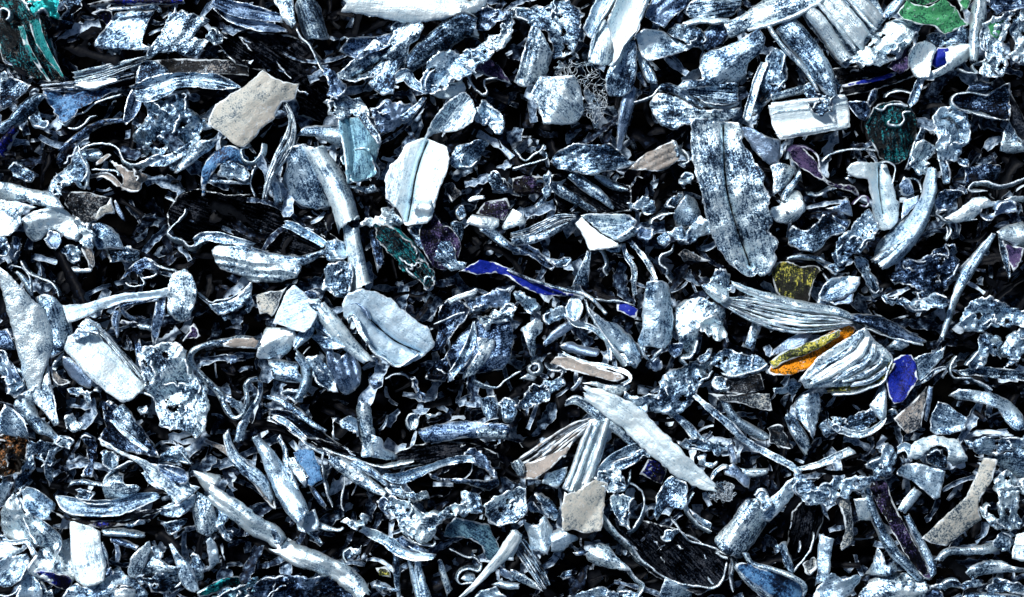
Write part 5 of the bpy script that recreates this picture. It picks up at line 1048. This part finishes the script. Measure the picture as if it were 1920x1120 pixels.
P scrap_plate|small white square tab at the bottom within a dark arch|w1|66|n=2|216,1106 234,1102 252,1106 250,1124 216,1124
P curled_sheet|dark arch plate above the small white square tab|k4|62|c=0,-6|214,1104 222,1096 244,1098 256,1108 256,1120 250,1106 232,1102 218,1108
C crumpled_sheet|small dark hole rimmed by a curl right of the tall pitted plate|s3|62|n=7|200,1068 208,1064 214,1076 206,1084 198,1080
P leaf_shaped_sheet|pale oval leaf plate standing right of the tall pitted plate, lower left|w3|66|c=60,-5 n=2|238,1074 246,1048 262,1030 278,1018 282,1030 276,1054 262,1078 250,1084
P curled_sheet|pale folded wing plate right of the oval leaf plate|w3|58|n=5|258,1078 272,1062 280,1034 298,1048 316,1058 338,1062 336,1070 312,1070 284,1078
C crumpled_sheet|mottled dark crumpled half disc below the pale folded wing|g5|52|n=9 j=3|256,1082 284,1080 300,1070 330,1068 344,1078 342,1098 324,1110 300,1104 284,1092
S scrap_strip|upright twisted beige strip right of the half disc|g2|60|n=5 c=-4|320,1020,6 334,1046,14 346,1070,24 354,1090,26 368,1110,10
C crumpled_sheet|crumpled shreds attached right of the upright twisted beige strip|g4|52|n=8 j=3|352,1040 366,1036 380,1056 386,1064 376,1078 368,1094 358,1078
C crumpled_sheet|small grey torn fold between wing and wavy thin bar, lower left|g3|50|n=7|284,1026 296,1022 308,1046 294,1044 282,1038
P scrap_plate|slim bluish blade standing in the dark left of the long diagonal bar|g2|50|n=3|388,1016 396,1008 406,1018 412,1054 398,1066 390,1072 392,1044
P scrap_plate|big slate black curved trough rim sheet along lower left|n8|52|n=4 c=3,8|102,954 130,972 170,976 220,974 270,964 300,958 284,972 240,984 190,990 150,984 120,972
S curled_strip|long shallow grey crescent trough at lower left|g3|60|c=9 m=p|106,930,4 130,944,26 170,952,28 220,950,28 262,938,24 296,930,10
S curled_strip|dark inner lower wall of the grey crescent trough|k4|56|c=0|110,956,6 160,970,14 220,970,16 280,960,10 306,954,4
S scrap_strip|pale thin bent strip above the grey crescent trough|w3|56|c=-3|130,908,8 152,904,9 176,908,8 194,910,5
W curled_ribbon|fine curved ribbon inside the crescent trough|w3|70|h=10|142,930 154,940 180,946 208,944
C crumpled_sheet|speckled small crumple inside the crescent trough|g5|60|n=6|146,920 164,916 178,926 170,938 150,934
P curled_sheet|white lumpy upright shred over the crescent trough|w3|74|n=7|192,922 196,906 206,896 216,884 232,890 236,906 256,908 264,914 254,924 236,930 220,938 208,936 196,938
W curled_ribbon|arched pale ribbon left above the white lumpy shred|w3|70|h=14|194,904 202,890 214,880 226,874 240,866 250,864
C crumpled_sheet|grey small folded curl at the left of the white sweeping sheet|g3|56|n=8|190,850 200,846 222,854 220,866 214,880 204,876 194,870
P leaf_shaped_sheet|long sweeping pale sheet narrowing upper left, lower left quarter|w3|68|c=30,8 n=3 m=p|188,824 204,832 230,846 256,858 282,868 310,876 340,890 358,908 374,912 360,924 344,934 332,944 322,932 310,920 296,910 280,890 262,870 240,858 208,844 190,836
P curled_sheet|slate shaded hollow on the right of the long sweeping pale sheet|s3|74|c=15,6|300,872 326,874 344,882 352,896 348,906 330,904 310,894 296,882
S curled_strip|tail strip curling below the long sweeping pale sheet|g3|58|c=3 n=3|270,886,6 288,904,12 312,914,12 326,932,10 328,946,12 304,954,6
P curled_sheet|bright white bent square plate right of the slate shaded hollow|w1|66|n=3 t=0,.1|364,884 384,886 410,892 412,902 400,910 396,922 384,920 376,906
P scrap_plate|upright mottled pale plate at the left end of the long diagonal bar|w3|64|n=3|362,934 370,922 384,930 398,936 402,954 410,980 406,996 390,1004 370,996 360,970
P curled_sheet|grey mottled plate curving left of the upright mottled pale plate|g3|58|n=5 c=-20,8|300,956 330,950 350,936 366,926 362,950 348,964 326,970 304,964
C crumpled_sheet|navy tinged cup below the grey curving plate, lower left|g5|48|n=7|294,970 310,980 330,972 346,976 338,990 318,1000 302,988
C crumpled_sheet|speckled crumpled plate right of the upright mottled plate|g3|54|n=7|400,956 418,956 432,972 424,984 436,992 434,1016 424,1010 412,996
S scrap_strip|flat pale bar under the right side of the crescent trough|g2|56|n=3 c=-4|194,998,14 220,998,14 250,1002,12 272,1004,8
S scrap_strip|slate frayed bar below the flat pale bar|s3|50|n=4|206,1012,8 232,1018,12 260,1028,8
C crumpled_sheet|small grey oval tab under the crescent trough's right end|g3|54|n=4|230,984 250,978 274,974 270,984 250,988
S scrap_strip|thin short upright strip below the slate frayed bar|s2|42||218,1016,6 222,1036,8 220,1054,6
S curled_strip|very long bright bar slanting down right from lower left, upper half|w1|80|c=-8 n=2 j=2|394,922,26 416,940,32 448,962,34 482,990,34 510,1006,34 528,1024,26
S curled_strip|lower half of the very long bright bar, ending near the bottom|w1|78|c=-8 n=3 j=2|526,1024,30 554,1040,34 590,1054,34 626,1070,34 656,1090,36 684,1118,24
P curled_sheet|small fold at the bend of the very long bright bar|g4|88|n=3|506,992 520,992 532,1010 530,1026 514,1020
S curled_strip|long mottled pale bar standing steeply left of the blue square plate|g2|72|c=-9 n=4|476,820,12 498,852,24 516,886,34 536,920,38 556,950,38 572,972,26
P scrap_plate|grey square torn patch at the foot of the steep mottled bar|g1|70|n=3 t=.1,.1|552,964 576,962 590,954 600,980 596,994 574,996 562,992
S scrap_strip|thin pale tail running right from the grey torn patch|w2|60|n=3|592,984,12 612,990,10 632,994,6 644,990,4
S scrap_strip|small curl trailing below the grey torn patch|w3|54|n=3|574,992,12 590,1006,10 604,1020,4
P scrap_plate|square plate with deep blue face and pale chipped edge, lower left of centre|b2|62|n=3 j=2 t=.1,.1|548,848 562,844 586,846 596,872 604,898 588,910 572,910 554,890
S scrap_strip|pale chipped strip at the left edge of the blue faced square plate|w3|68|n=5|544,858,14 556,878,18 574,902,16
S scrap_strip|thin pale strip left above the blue faced plate|w3|60|n=4|520,820,10 532,842,8 536,868,10 548,900,12 562,930,10
W curled_ribbon|slender pale upright ribbon right of the blue faced plate|w2|56|h=14|608,848 604,870 608,900 614,926 624,950
W curled_ribbon|thin ribbon with kinked foot right of the slender upright ribbon|w3|46|h=12|648,892 644,920 640,942 646,958
S scrap_strip|two dim thin shreds under the blue faced square plate|s2|44|n=3|582,912,6 596,934,10 612,952,5
S scrap_strip|long olive grey band curving down at lower left of centre|u2|54|c=-4|384,826,6 420,842,10 446,862,14 478,894,22 502,930,18 516,954,4
S scrap_strip|second olive grey strip crossing the long olive band|g2|60|c=-4 m=s|424,812,10 434,848,16 460,878,22 490,904,20 510,940,6
C crumpled_sheet|teal and white folded shard above the white bent square plate|g3|54|n=7 R=4|298,866 306,848 318,838 334,834 344,842 358,870 330,868
W curled_ribbon|fine upright crossing splinters above the teal and white shard|w3|56|h=10|324,826 332,838 340,850 350,862 358,870
C crumpled_sheet|dark speckled upright shred at left of the folded curl, lower left|s6|36|n=9|156,820 178,824 182,856 178,896 154,894 162,866
C crumpled_sheet|navy speckled crumple near the bottom left of centre|s5|50|n=12 j=3|486,1092 500,1078 540,1072 580,1076 600,1080 640,1100 660,1124 480,1124
S curled_strip|bright teal torn strip at the bottom left of centre|t5|58|n=5 c=-4|372,1116,10 396,1106,16 424,1092,18 450,1090,14
C crumpled_sheet|teal and navy mottled crumple at the bottom edge right of the teal strip|q4|52|n=9|400,1124 430,1106 458,1094 480,1084 484,1104 474,1124
P leaf_shaped_sheet|long black bent sheet with thin pale lower rim, lower centre left|k5|40|n=5 R=5 m=s g=25|560,812 620,830 680,852 740,862 760,870 720,880 680,874 640,856 590,838
W curled_ribbon|thin pale ribbon edge running along the long black bent sheet|w2|56|h=14|566,820 600,838 640,854 680,866 716,876 740,874 776,866
P curled_sheet|grey foot with splayed white toe below the upright thumb shell|g2|56|n=4 c=80,-8|678,856 680,826 696,816 714,824 722,842 736,850 744,862 724,862 700,858
S scrap_strip|bright bar with torn right end slanting under the black bent sheet|w3|60|c=-5 n=3|616,858,14 640,872,24 668,892,26 696,912,20 724,926,8
S scrap_strip|thin dark edged strip parallel above the bright torn bar|g3|58|c=-3|620,850,6 656,862,12 696,884,14 726,908,6
S curled_strip|long wavy pale strip below the curved grey plate at lower centre|g3|56|c=5 n=3|720,890,8 750,896,20 780,886,18 820,872,12 862,862,14 890,862,12
C crumpled_sheet|crinkled slate loop at the right end of the long wavy strip|s3|54|n=8 j=3|872,858 884,844 904,846 920,862 932,884 928,896 912,880 896,872 878,870
P curled_sheet|dark slate band forming the lower loop right of the wavy strip|s4|46|n=6|806,884 830,894 866,896 900,900 930,898 934,912 916,922 898,916 870,904 830,902 810,896
P curled_sheet|black smooth sheet arched between curved grey plate and wavy strip|k5|34|c=-8,-10 m=s g=-8|740,850 800,830 880,832 930,850 934,880 900,862 860,856 800,872 740,880
C crumpled_sheet|large white crumpled bowl shaped scrap at lower centre|w3|70|n=12 j=2|728,944 742,934 760,942 778,950 800,960 824,956 850,944 868,940 866,954 840,970 816,984 814,1002 800,1014 780,1012 760,998 748,972 730,960
C crumpled_sheet|bright square knot on the right arm of the large white crumpled bowl|g3|78|n=8 j=2|868,926 882,920 896,928 904,956 894,962 880,962 866,962
P curled_sheet|slate folded cuff left of the large white crumpled bowl|s2|60|n=3 R=4|708,940 718,932 728,936 732,958 736,980 724,968 712,954
W curled_ribbon|pale loop ribbon curving under the large white crumpled bowl|w2|72|h=16|748,968 754,988 764,1006 780,1018 800,1022 814,1022 816,1014
C crumpled_sheet|frayed tuft above the large white crumpled bowl|w3|62|n=7 j=3 R=4|722,922 742,912 756,920 770,924 796,920 800,930 770,936 740,932
S curled_strip|flat pale strip with dark inlaid plate slanting right below the crumpled bowl|w2|60|c=4 n=3|676,992,12 700,1002,18 724,1014,20 748,1028,24 780,1040,20 816,1042,8
P scrap_plate|dark grey inlaid plate on the flat pale strip|s4|68|n=3|742,1010 756,1006 780,1022 804,1034 798,1040 776,1036 756,1028
C crumpled_sheet|small white torn knot at the left end of the flat pale strip|w3|66|n=8 j=3|648,980 662,976 674,984 680,968 692,972 688,988 672,998 660,992
C crumpled_sheet|small bright crumpled cup in the dark below the flat strip's left end|w3|48|n=6|642,1034 654,1026 670,1028 678,1022 676,1038 660,1050 648,1054
P curled_sheet|blue slate curved elbow tube at lower centre|q3|58|c=40,-12 n=2 m=p|832,1008 842,984 856,970 880,974 904,982 916,986 928,1012 938,1040 930,1058 914,1050 900,1024 884,1010 856,1008
C crumpled_sheet|rounded bright crumpled plate right of the elbow tube|w3|64|n=5|912,948 930,932 958,922 984,916 986,940 984,960 966,978 936,986 920,972
S curled_strip|pale sickle strip rising right at lower centre|w1|72|c=-5 n=2 m=p|862,1122,6 890,1098,10 920,1066,16 944,1040,22 962,1012,24 968,998,14
P scrap_plate|bluish plate behind the right of the pale sickle strip|s1|50|n=2|938,1062 960,1074 962,1090 936,1078
S scrap_strip|leftmost of the thin upright bars at bottom centre|g3|46|c=-3|740,1030,6 744,1060,12 744,1090,10 748,1122,8
S scrap_strip|second thin upright bar at bottom centre, left of the wide one|g2|48|c=-4|766,1046,6 774,1078,10 784,1122,10
S scrap_strip|wider upright bar at the bottom centre|g2|52|c=-6|782,1050,10 786,1080,16 796,1122,22
S scrap_strip|rightmost leaning bar at the bottom centre|w3|50|c=-4|824,1050,6 832,1078,12 842,1112,12
P scrap_plate|small mustard coloured plate in the dark at bottom centre left|y6|44|n=3|706,1066 722,1064 730,1072 732,1082 712,1078
W curled_ribbon|looping white ribbon cradling a small shell at lower centre|w2|62|h=14|902,1058 902,1066 896,1072 880,1066 868,1070 860,1078 858,1088 866,1094 884,1092 894,1098
P curled_sheet|small grey shell inside the looping white ribbon|g3|54|c=0,-6|866,1084 876,1074 890,1078 892,1090 878,1094
W curled_ribbon|thin dim ribbon left of the looping white ribbon|g4|42|h=10|842,1028 858,1036 872,1044 890,1046 900,1056
S curled_strip|pale horizontal bars at the right side of the sickle strip, bottom|g2|50|n=3|930,1094,10 950,1098,12 974,1100,10
C crumpled_sheet|pale crumpled mass under the sickle strip's lower end|g2|48|n=7|890,1124 904,1106 926,1098 944,1112 952,1124
B layered_bundle|dark brown layered sheet bundle slanting at lower centre left of channel bars|u2|58|L=4|968,880,30 1000,866,44 1040,836,40 1080,806,30 1110,788,8
P scrap_plate|broad pinkish grey lower plate of the brown layered bundle|u0|64|n=3 t=0,.2|962,870 976,868 1000,866 1040,850 1060,840 1072,828 1060,850 1030,876 1000,898 980,898
S curled_strip|pale end cap on the left of the brown layered bundle|w3|74|n=4|966,864,16 972,876,20 978,890,12
P ribbed_profile|upright white channel bars joined at the top, lower centre|w1|68|n=1|1056,914 1070,880 1090,830 1104,790 1146,782 1136,830 1120,880 1104,920 1080,926
+S bar||w0|78|c=-3|1108,794,8 1092,830,9 1076,876,9 1060,914,8
+S bar||w1|80|c=-3|1122,790,9 1106,830,10 1088,880,11 1070,922,10
+S bar||w0|82|c=-4|1140,784,12 1126,830,14 1110,880,16 1096,914,16
P scrap_plate|flat beige square plate with ragged foot under the white channel bars|c1|74|n=.6 t=-.02,.08 j=2 m=p|1058,920 1066,924 1082,924 1098,910 1116,904 1136,910 1134,934 1128,962 1124,992 1108,996 1090,996 1074,992 1054,994 1056,950
S curled_strip|broad blue grey curved band crossing right of the channel bars|g3|60|c=4 n=3|1120,896,20 1146,872,30 1176,856,34 1204,842,24 1224,854,12
W curled_ribbon|dark crease ribbon on the blue grey curved band|k3|74|h=6|1148,870 1164,862 1180,858 1196,846 1206,842
C crumpled_sheet|white crumpled knot below the blue grey curved band|w3|62|n=8 j=3|1114,892 1130,884 1152,884 1168,892 1168,912 1150,922 1134,914
P scrap_plate|dark mottled blue square plate left of the long broad bright strip's tip|n7|52|n=4|1202,890 1216,862 1236,868 1250,878 1240,908 1222,900
P curled_sheet|slate plate with curved grey left rim, below the dark blue square|g4|54|n=4 c=80,8|1226,960 1230,932 1246,906 1260,894 1284,904 1288,920 1280,950 1250,952 1240,964 1230,974
W curled_ribbon|ring like speckled ribbon around small shreds at lower centre|g2|60|h=16|1180,906 1194,912 1206,928 1206,952 1198,972 1184,992 1176,994
C crumpled_sheet|small white twisted shreds inside the ring ribbon|w3|56|n=9 j=3 R=4|1146,958 1150,936 1168,930 1192,934 1186,950 1178,972 1184,988 1174,990 1162,972
W curled_ribbon|thin arc ribbon between crumpled knot and ring ribbon|w3|54|h=12|1182,880 1180,900 1172,916 1156,924 1146,920
P scrap_plate|pale small wedge left of the white channel bars' foot|g2|54|n=3|1018,904 1024,888 1044,882 1064,876 1056,902 1044,916
C crumpled_sheet|grey pitted oblong scrap in the dark left of the beige square plate|g3|50|n=5|1004,926 1020,930 1040,946 1048,962 1040,974 1020,956
C crumpled_sheet|small grey scrap left of the pitted oblong scrap|g3|44|n=5|986,946 1000,944 1012,956 996,964
P curled_sheet|torn pale blue triangular sheet below the pitted oblong scrap, left of pair|g1|56|n=3 j=2.5|982,974 1000,984 1012,982 1020,972 1032,990 1032,1018 1026,1038 1010,1030 996,1028 990,1004
P curled_sheet|torn pale blue wedge sheet, right of pair below the beige square plate|g1|54|n=3 j=2.5|1034,996 1050,990 1070,1000 1086,1010 1070,1024 1050,1038 1032,1034
P scrap_plate|white cut plate end left of the striped dark bars, lower centre|w1|60|n=2|958,996 966,994 978,1004 970,1026 962,1044 950,1044
B layered_bundle|striped grey and dark bars slanting down right at lower centre|g4|54|L=3|970,1018,30 992,1048,30 1010,1076,28 1024,1100,20
P curled_sheet|long smooth pale spike plate below the striped bars|w2|60|n=3|958,1068 980,1078 1000,1090 1018,1108 1008,1106 980,1096 960,1084
W curled_ribbon|very long thin ribbon sweeping round a black hollow at lower right of centre|w3|62|h=24|1130,962 1146,984 1164,1004 1186,1024 1200,1046 1222,1064 1246,1082 1280,1094 1310,1098 1334,1102 1350,1092 1358,1072 1362,1052
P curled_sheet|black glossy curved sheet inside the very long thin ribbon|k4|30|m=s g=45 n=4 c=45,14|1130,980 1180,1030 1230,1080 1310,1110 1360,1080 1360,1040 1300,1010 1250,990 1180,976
P curled_sheet|shell like fluted pale sheet with long tail in lower centre right|w3|62|n=6|1100,1038 1108,1024 1124,1020 1140,1024 1152,1040 1170,1056 1180,1068 1150,1066 1126,1062 1106,1052
W curled_ribbon|pale wavy rim ribbon trailing from the fluted sheet|w2|70|h=16|1164,1052 1178,1064 1190,1082 1206,1094 1204,1108 1196,1120
W curled_ribbon|crinkly ribbon running into the square pale plate at lower right|w3|54|h=14|1258,972 1268,986 1280,1000 1292,1014 1310,1018 1330,1024 1346,1030
C crumpled_sheet|small smeared white shreds above the crinkly ribbon|g3|40|n=6|1240,1006 1256,994 1274,992 1262,1006 1248,1014
W curled_ribbon|tall narrow double ribbon left of the square pale plate's foot|w3|56|h=14|1340,1036 1354,1044 1368,1048 1372,1066 1368,1086 1374,1110
P scrap_plate|blue grey mottled block at the bottom, right of the fluted sheet|g3|50|n=4|1236,1110 1246,1084 1270,1092 1298,1104 1296,1124 1240,1124
C crumpled_sheet|pale crumpled strip at the bottom edge under the fluted sheet|g3|50|n=7|1072,1122 1100,1108 1130,1100 1150,1106 1190,1110 1196,1124
C crumpled_sheet|small thin crinkles in the dark below the torn pale pair|g4|38|n=6 R=3|1044,1080 1060,1072 1074,1066 1072,1080 1056,1086
P scrap_plate|small curled slate scrap near the torn pale pair's right|s3|40||1072,1036 1090,1032 1104,1034 1096,1040 1080,1042
W curled_ribbon|open pale curved ribbon with plate foot, right of the slate plate, lower centre|w2|60|h=16|1302,922 1292,936 1288,950 1296,968 1314,986 1334,996
P curled_sheet|grey plate foot inside the open curved ribbon at lower centre right|g3|54|c=45,5|1292,952 1302,958 1320,972 1334,980 1332,994 1316,984 1300,970
T wire_mesh|round nest of fine pale wire at the tip of the long broad strip|g3|56|w=1.2 N=40|1322,916 1340,902 1360,900 1376,908 1378,926 1370,940 1344,942 1326,936
S curled_strip|pale arc band left of the violet grey plate, lower right of centre|w3|58|c=3|1332,900,5 1342,884,8 1356,874,8 1366,876,5
P scrap_plate|violet grey triangular plate above right of the wire nest|s1|56|n=4|1358,878 1376,870 1390,884 1408,896 1404,916 1396,912 1380,896 1360,890
S curled_strip|pale tapering strip right of the violet grey plate|w3|58|n=3|1392,884,10 1414,888,16 1440,884,10
C crumpled_sheet|small broken crinkles above the violet grey plate|g4|52|n=10 j=3 R=3|1270,826 1300,826 1320,834 1350,830 1360,842 1344,852 1320,842 1290,836
C crumpled_sheet|small mottled leaf pair scrap above the wire nest|g3|48|n=6|1308,856 1322,850 1328,862 1344,864 1332,874 1322,880 1312,872
S scrap_strip|slate twisted strip above the violet grey plate|s2|50|n=4|1366,832,14 1374,852,12 1376,870,10
P curled_sheet|bright pitted rectangular plate slanting, lower right of centre|w3|72|n=3 t=.1,-.1|1342,1012 1362,988 1384,962 1400,942 1414,936 1430,952 1444,972 1438,990 1416,1020 1392,1046 1370,1038 1350,1026
P scrap_plate|long mottled plate running up right from the pitted rectangular plate|g2|66|n=3|1416,938 1436,944 1462,920 1474,904 1494,892 1496,908 1484,930 1466,952 1444,980 1430,976
C crumpled_sheet|grey crumpled bump on the shoulder of the pitted rectangular plate|g4|70|n=6|1412,926 1426,918 1440,922 1442,946 1430,956 1420,942
P curled_sheet|long grooved blue centred trough at the bottom right of centre|b3|60|r=38,22,6 n=2 m=s g=38|1378,1056 1396,1054 1420,1062 1460,1076 1496,1094 1510,1106 1506,1124 1436,1124 1400,1096
S curled_strip|pale outer rim of the grooved blue centred trough|w2|72|c=-3|1398,1038,10 1412,1058,9 1450,1068,9 1490,1084,9 1508,1100,8 1506,1118,6
S curled_strip|pale lower rim of the grooved blue centred trough|w3|70|c=-3|1378,1058,8 1396,1084,10 1420,1104,10 1446,1122,10
S curled_strip|long thin pale arm slanting to the crinkled line at right of centre, upper|g3|62|c=3 n=2|1300,740,6 1330,766,12 1366,796,14 1400,828,12 1440,850,12 1480,872,12 1500,886,8
S curled_strip|second thin arm rising right with cut end, lower right of centre|w2|66|c=4 n=3|1494,880,8 1530,872,10 1560,860,14 1598,844,14
S scrap_strip|slate bar in the dark right of the wavy saddle sheet|g3|48|n=3|1262,776,10 1290,800,16 1312,826,16 1340,838,8
S scrap_strip|grey slab piece above the long thin pale arm|g3|54|c=-4|1356,750,10 1378,786,16 1410,806,18 1440,824,14
C crumpled_sheet|bright crinkled seam of torn metal crossing the lower right|g3|68|n=11 j=3.5|1494,886 1512,892 1530,906 1560,904 1590,902 1620,900 1640,884 1656,880 1644,904 1620,916 1586,932 1552,944 1524,936 1500,916
C crumpled_sheet|crumpled heap rising right from the bright crinkled seam|g3|66|n=10 j=3|1622,870 1640,862 1656,834 1670,840 1680,860 1664,884 1640,892
P curled_sheet|white draped sheet over small dark hollows at right of the seam|w2|72|n=8 j=2 m=p|1704,860 1710,836 1730,826 1760,820 1800,822 1806,850 1816,866 1800,872 1790,876 1776,862 1770,840 1750,838 1736,846 1722,862
P curled_sheet|grey fan shaped plate with bright right corner below the white draped sheet|g2|66|n=4 c=40,8|1678,886 1700,870 1724,868 1750,878 1770,884 1768,906 1762,932 1748,934 1730,920 1712,904 1694,894
C crumpled_sheet|small shaded loop crumple under the white draped sheet|g5|60|n=8 R=4|1736,860 1750,842 1766,842 1774,860 1780,880 1764,876 1748,872
S curled_strip|twisted pale plate end right of centre above the seam's heap|g3|58|n=5|1682,846,10 1696,836,16 1710,850,16
P scrap_plate|long pale smooth blade flaring to a broad foot at the lower right|c2|70|n=2 c=-45,-5 m=p|1730,1008 1756,984 1782,958 1810,930 1828,894 1842,862 1866,864 1858,900 1838,930 1834,950 1844,976 1810,1000 1778,1022 1748,1016
P scrap_plate|tall dark violet grey flat plate between two crinkled rims, lower right|v6|50|n=3 t=.05,.1|1634,908 1662,904 1674,936 1692,976 1710,1010 1728,1050 1740,1080 1724,1076 1690,1030 1664,980 1644,940
S curled_strip|mottled crinkled left rim strip of the tall dark violet plate|g3|70|c=-4 n=4|1626,914,10 1636,952,14 1652,992,18 1676,1034,20 1704,1060,20 1728,1084,18
S curled_strip|crinkled right rim strip of the tall dark violet plate|g3|66|c=-4 n=4|1700,966,10 1716,1000,14 1734,1032,16 1748,1066,16 1738,1086,10
S scrap_strip|grey small bent tab plate leaning on the tall dark violet plate|g2|70|n=3|1722,920,18 1704,940,20 1690,960,16
P scrap_plate|small bright white rectangular plate left of the tall violet plate|w1|60|n=2 t=0,-.2|1600,936 1624,930 1634,960 1636,978 1612,976 1604,960
S scrap_strip|mottled beige strip hanging below the bright seam|c4|60|n=4 c=-4|1578,932,22 1588,960,18 1592,990,14 1590,1014,16 1578,1028,10
S scrap_strip|thin pale thread strip hanging left of the mottled beige strip|w3|54||1542,944,7 1546,960,6 1554,974,3
S scrap_strip|upright straight mottled bar at the bottom right of centre|g2|64|n=3 c=-3|1550,1006,24 1546,1040,22 1544,1070,20 1540,1092,16
P curled_sheet|torn grey sheet below the upright straight mottled bar|g2|58|n=6 j=2|1528,1124 1542,1092 1556,1072 1580,1084 1606,1076 1618,1086 1600,1108 1580,1124
P curled_sheet|white crumpled sheet at the bottom under the violet plate's rims|w3|60|n=8 j=2|1612,1124 1632,1092 1660,1080 1690,1076 1720,1076 1732,1096 1726,1124
P curled_sheet|grey bent shred with teardrop end above the white bottom sheet|g2|62|n=5|1624,1082 1638,1054 1646,1028 1656,1040 1658,1060 1676,1056 1682,1068 1666,1078 1644,1078
C crumpled_sheet|small rounded beige pebble scrap left of the upright straight bar|c4|48|n=4|1508,1058 1522,1044 1532,1052 1530,1068 1514,1074
P curled_sheet|grey Y shaped plate at the left of the black hollow, lower right of centre|g3|52|n=4|1452,1024 1466,1020 1476,1018 1478,1040 1486,1064 1484,1074 1470,1056 1464,1036
W curled_ribbon|thin arc ribbon enclosing the black hollow left of the upright bar|w3|50|h=12|1526,998 1520,1026 1508,1046 1494,1062 1486,1072
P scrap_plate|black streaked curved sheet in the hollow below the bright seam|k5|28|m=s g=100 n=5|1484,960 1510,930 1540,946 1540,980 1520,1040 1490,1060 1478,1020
C crumpled_sheet|tall wrinkled white ribbon sheet at the far right lower edge|w2|66|n=9 j=2|1864,908 1872,894 1884,888 1904,898 1912,930 1910,960 1914,990 1896,992 1870,990 1850,976 1840,960 1838,948 1856,958 1868,966 1874,940
P curled_sheet|grey plate with curved edge at the far right above the wrinkled ribbon sheet|g3|60|n=3|1834,856 1850,860 1890,846 1924,832 1924,902 1900,892 1870,874
C crumpled_sheet|wavy mottled band at the right edge above the grey curved edge plate|g3|66|n=9|1812,826 1840,822 1880,824 1924,816 1924,832 1890,844 1868,852 1838,850 1820,844
P curled_sheet|arrow of pale sheet at the far right edge, bottom third|w2|56|n=4|1910,900 1924,896 1924,930 1912,926
S curled_strip|long pale torn strip lying across the lower right near the edge|w3|62|n=5 c=-4|1758,1050,12 1776,1034,14 1810,1034,14 1850,1030,18 1880,1026,18 1902,1022,14
C crumpled_sheet|crinkled cluster at the right end of the long pale torn strip|g4|60|n=7 j=3|1864,1022 1880,1004 1896,1004 1900,1022 1890,1034
P leaf_shaped_sheet|pale long eyed leaf sheet at the lower right corner, below the torn strip|w3|60|n=5 c=-5,-6|1810,1072 1824,1060 1846,1054 1876,1050 1900,1062 1924,1068 1924,1074 1890,1074 1850,1078 1820,1084
C crumpled_sheet|line of crumpled shreds running along under the eyed leaf sheet|g4|54|n=8 j=3 R=3|1740,1100 1770,1090 1800,1090 1820,1080 1840,1096 1810,1104 1770,1104
P scrap_plate|white torn plate at the right edge beside the eyed leaf sheet|w2|58|n=5|1898,1046 1906,1004 1924,1000 1924,1050 1912,1052
C crumpled_sheet|scattered shreds at the bottom right corner|g4|50|n=10 j=3 R=3|1846,1100 1870,1088 1900,1090 1924,1096 1924,1112 1890,1112 1860,1110
P curled_sheet|dark slate panel with pale edge at the bottom right|s4|50|n=3|1732,1108 1760,1102 1768,1124 1732,1124
P curled_sheet|low grey dome along the bottom edge at the right|g3|54|c=0,-8|1800,1124 1820,1112 1860,1110 1900,1116 1910,1124
S curled_strip|thin light bars stacked at the bottom left of centre below the bright bar|g3|46|n=2|700,1098,6 724,1104,8 748,1108,6
C crumpled_sheet|mottled beige green lump left of the broad light strip|c4|52|n=6|1442,806 1462,800 1476,814 1484,838 1466,834 1444,826
C crumpled_sheet|small grey crinkled shreds left of the cup, right of the draped sheet|g4|54|n=6|1576,806 1566,796 1556,800 1550,786 1540,800 1552,816
C crumpled_sheet|wrinkled grey clump at the left edge above the bottom corner|g4|44|n=8|-4,1002 10,1000 16,1014 4,1020 -4,1016
C crumpled_sheet|pale crinkled clump at the foot of the white blade's fin, lower left|w3|56|n=7|100,834 108,820 122,820 136,826 130,840 114,838
"""
build_all(PIECES)
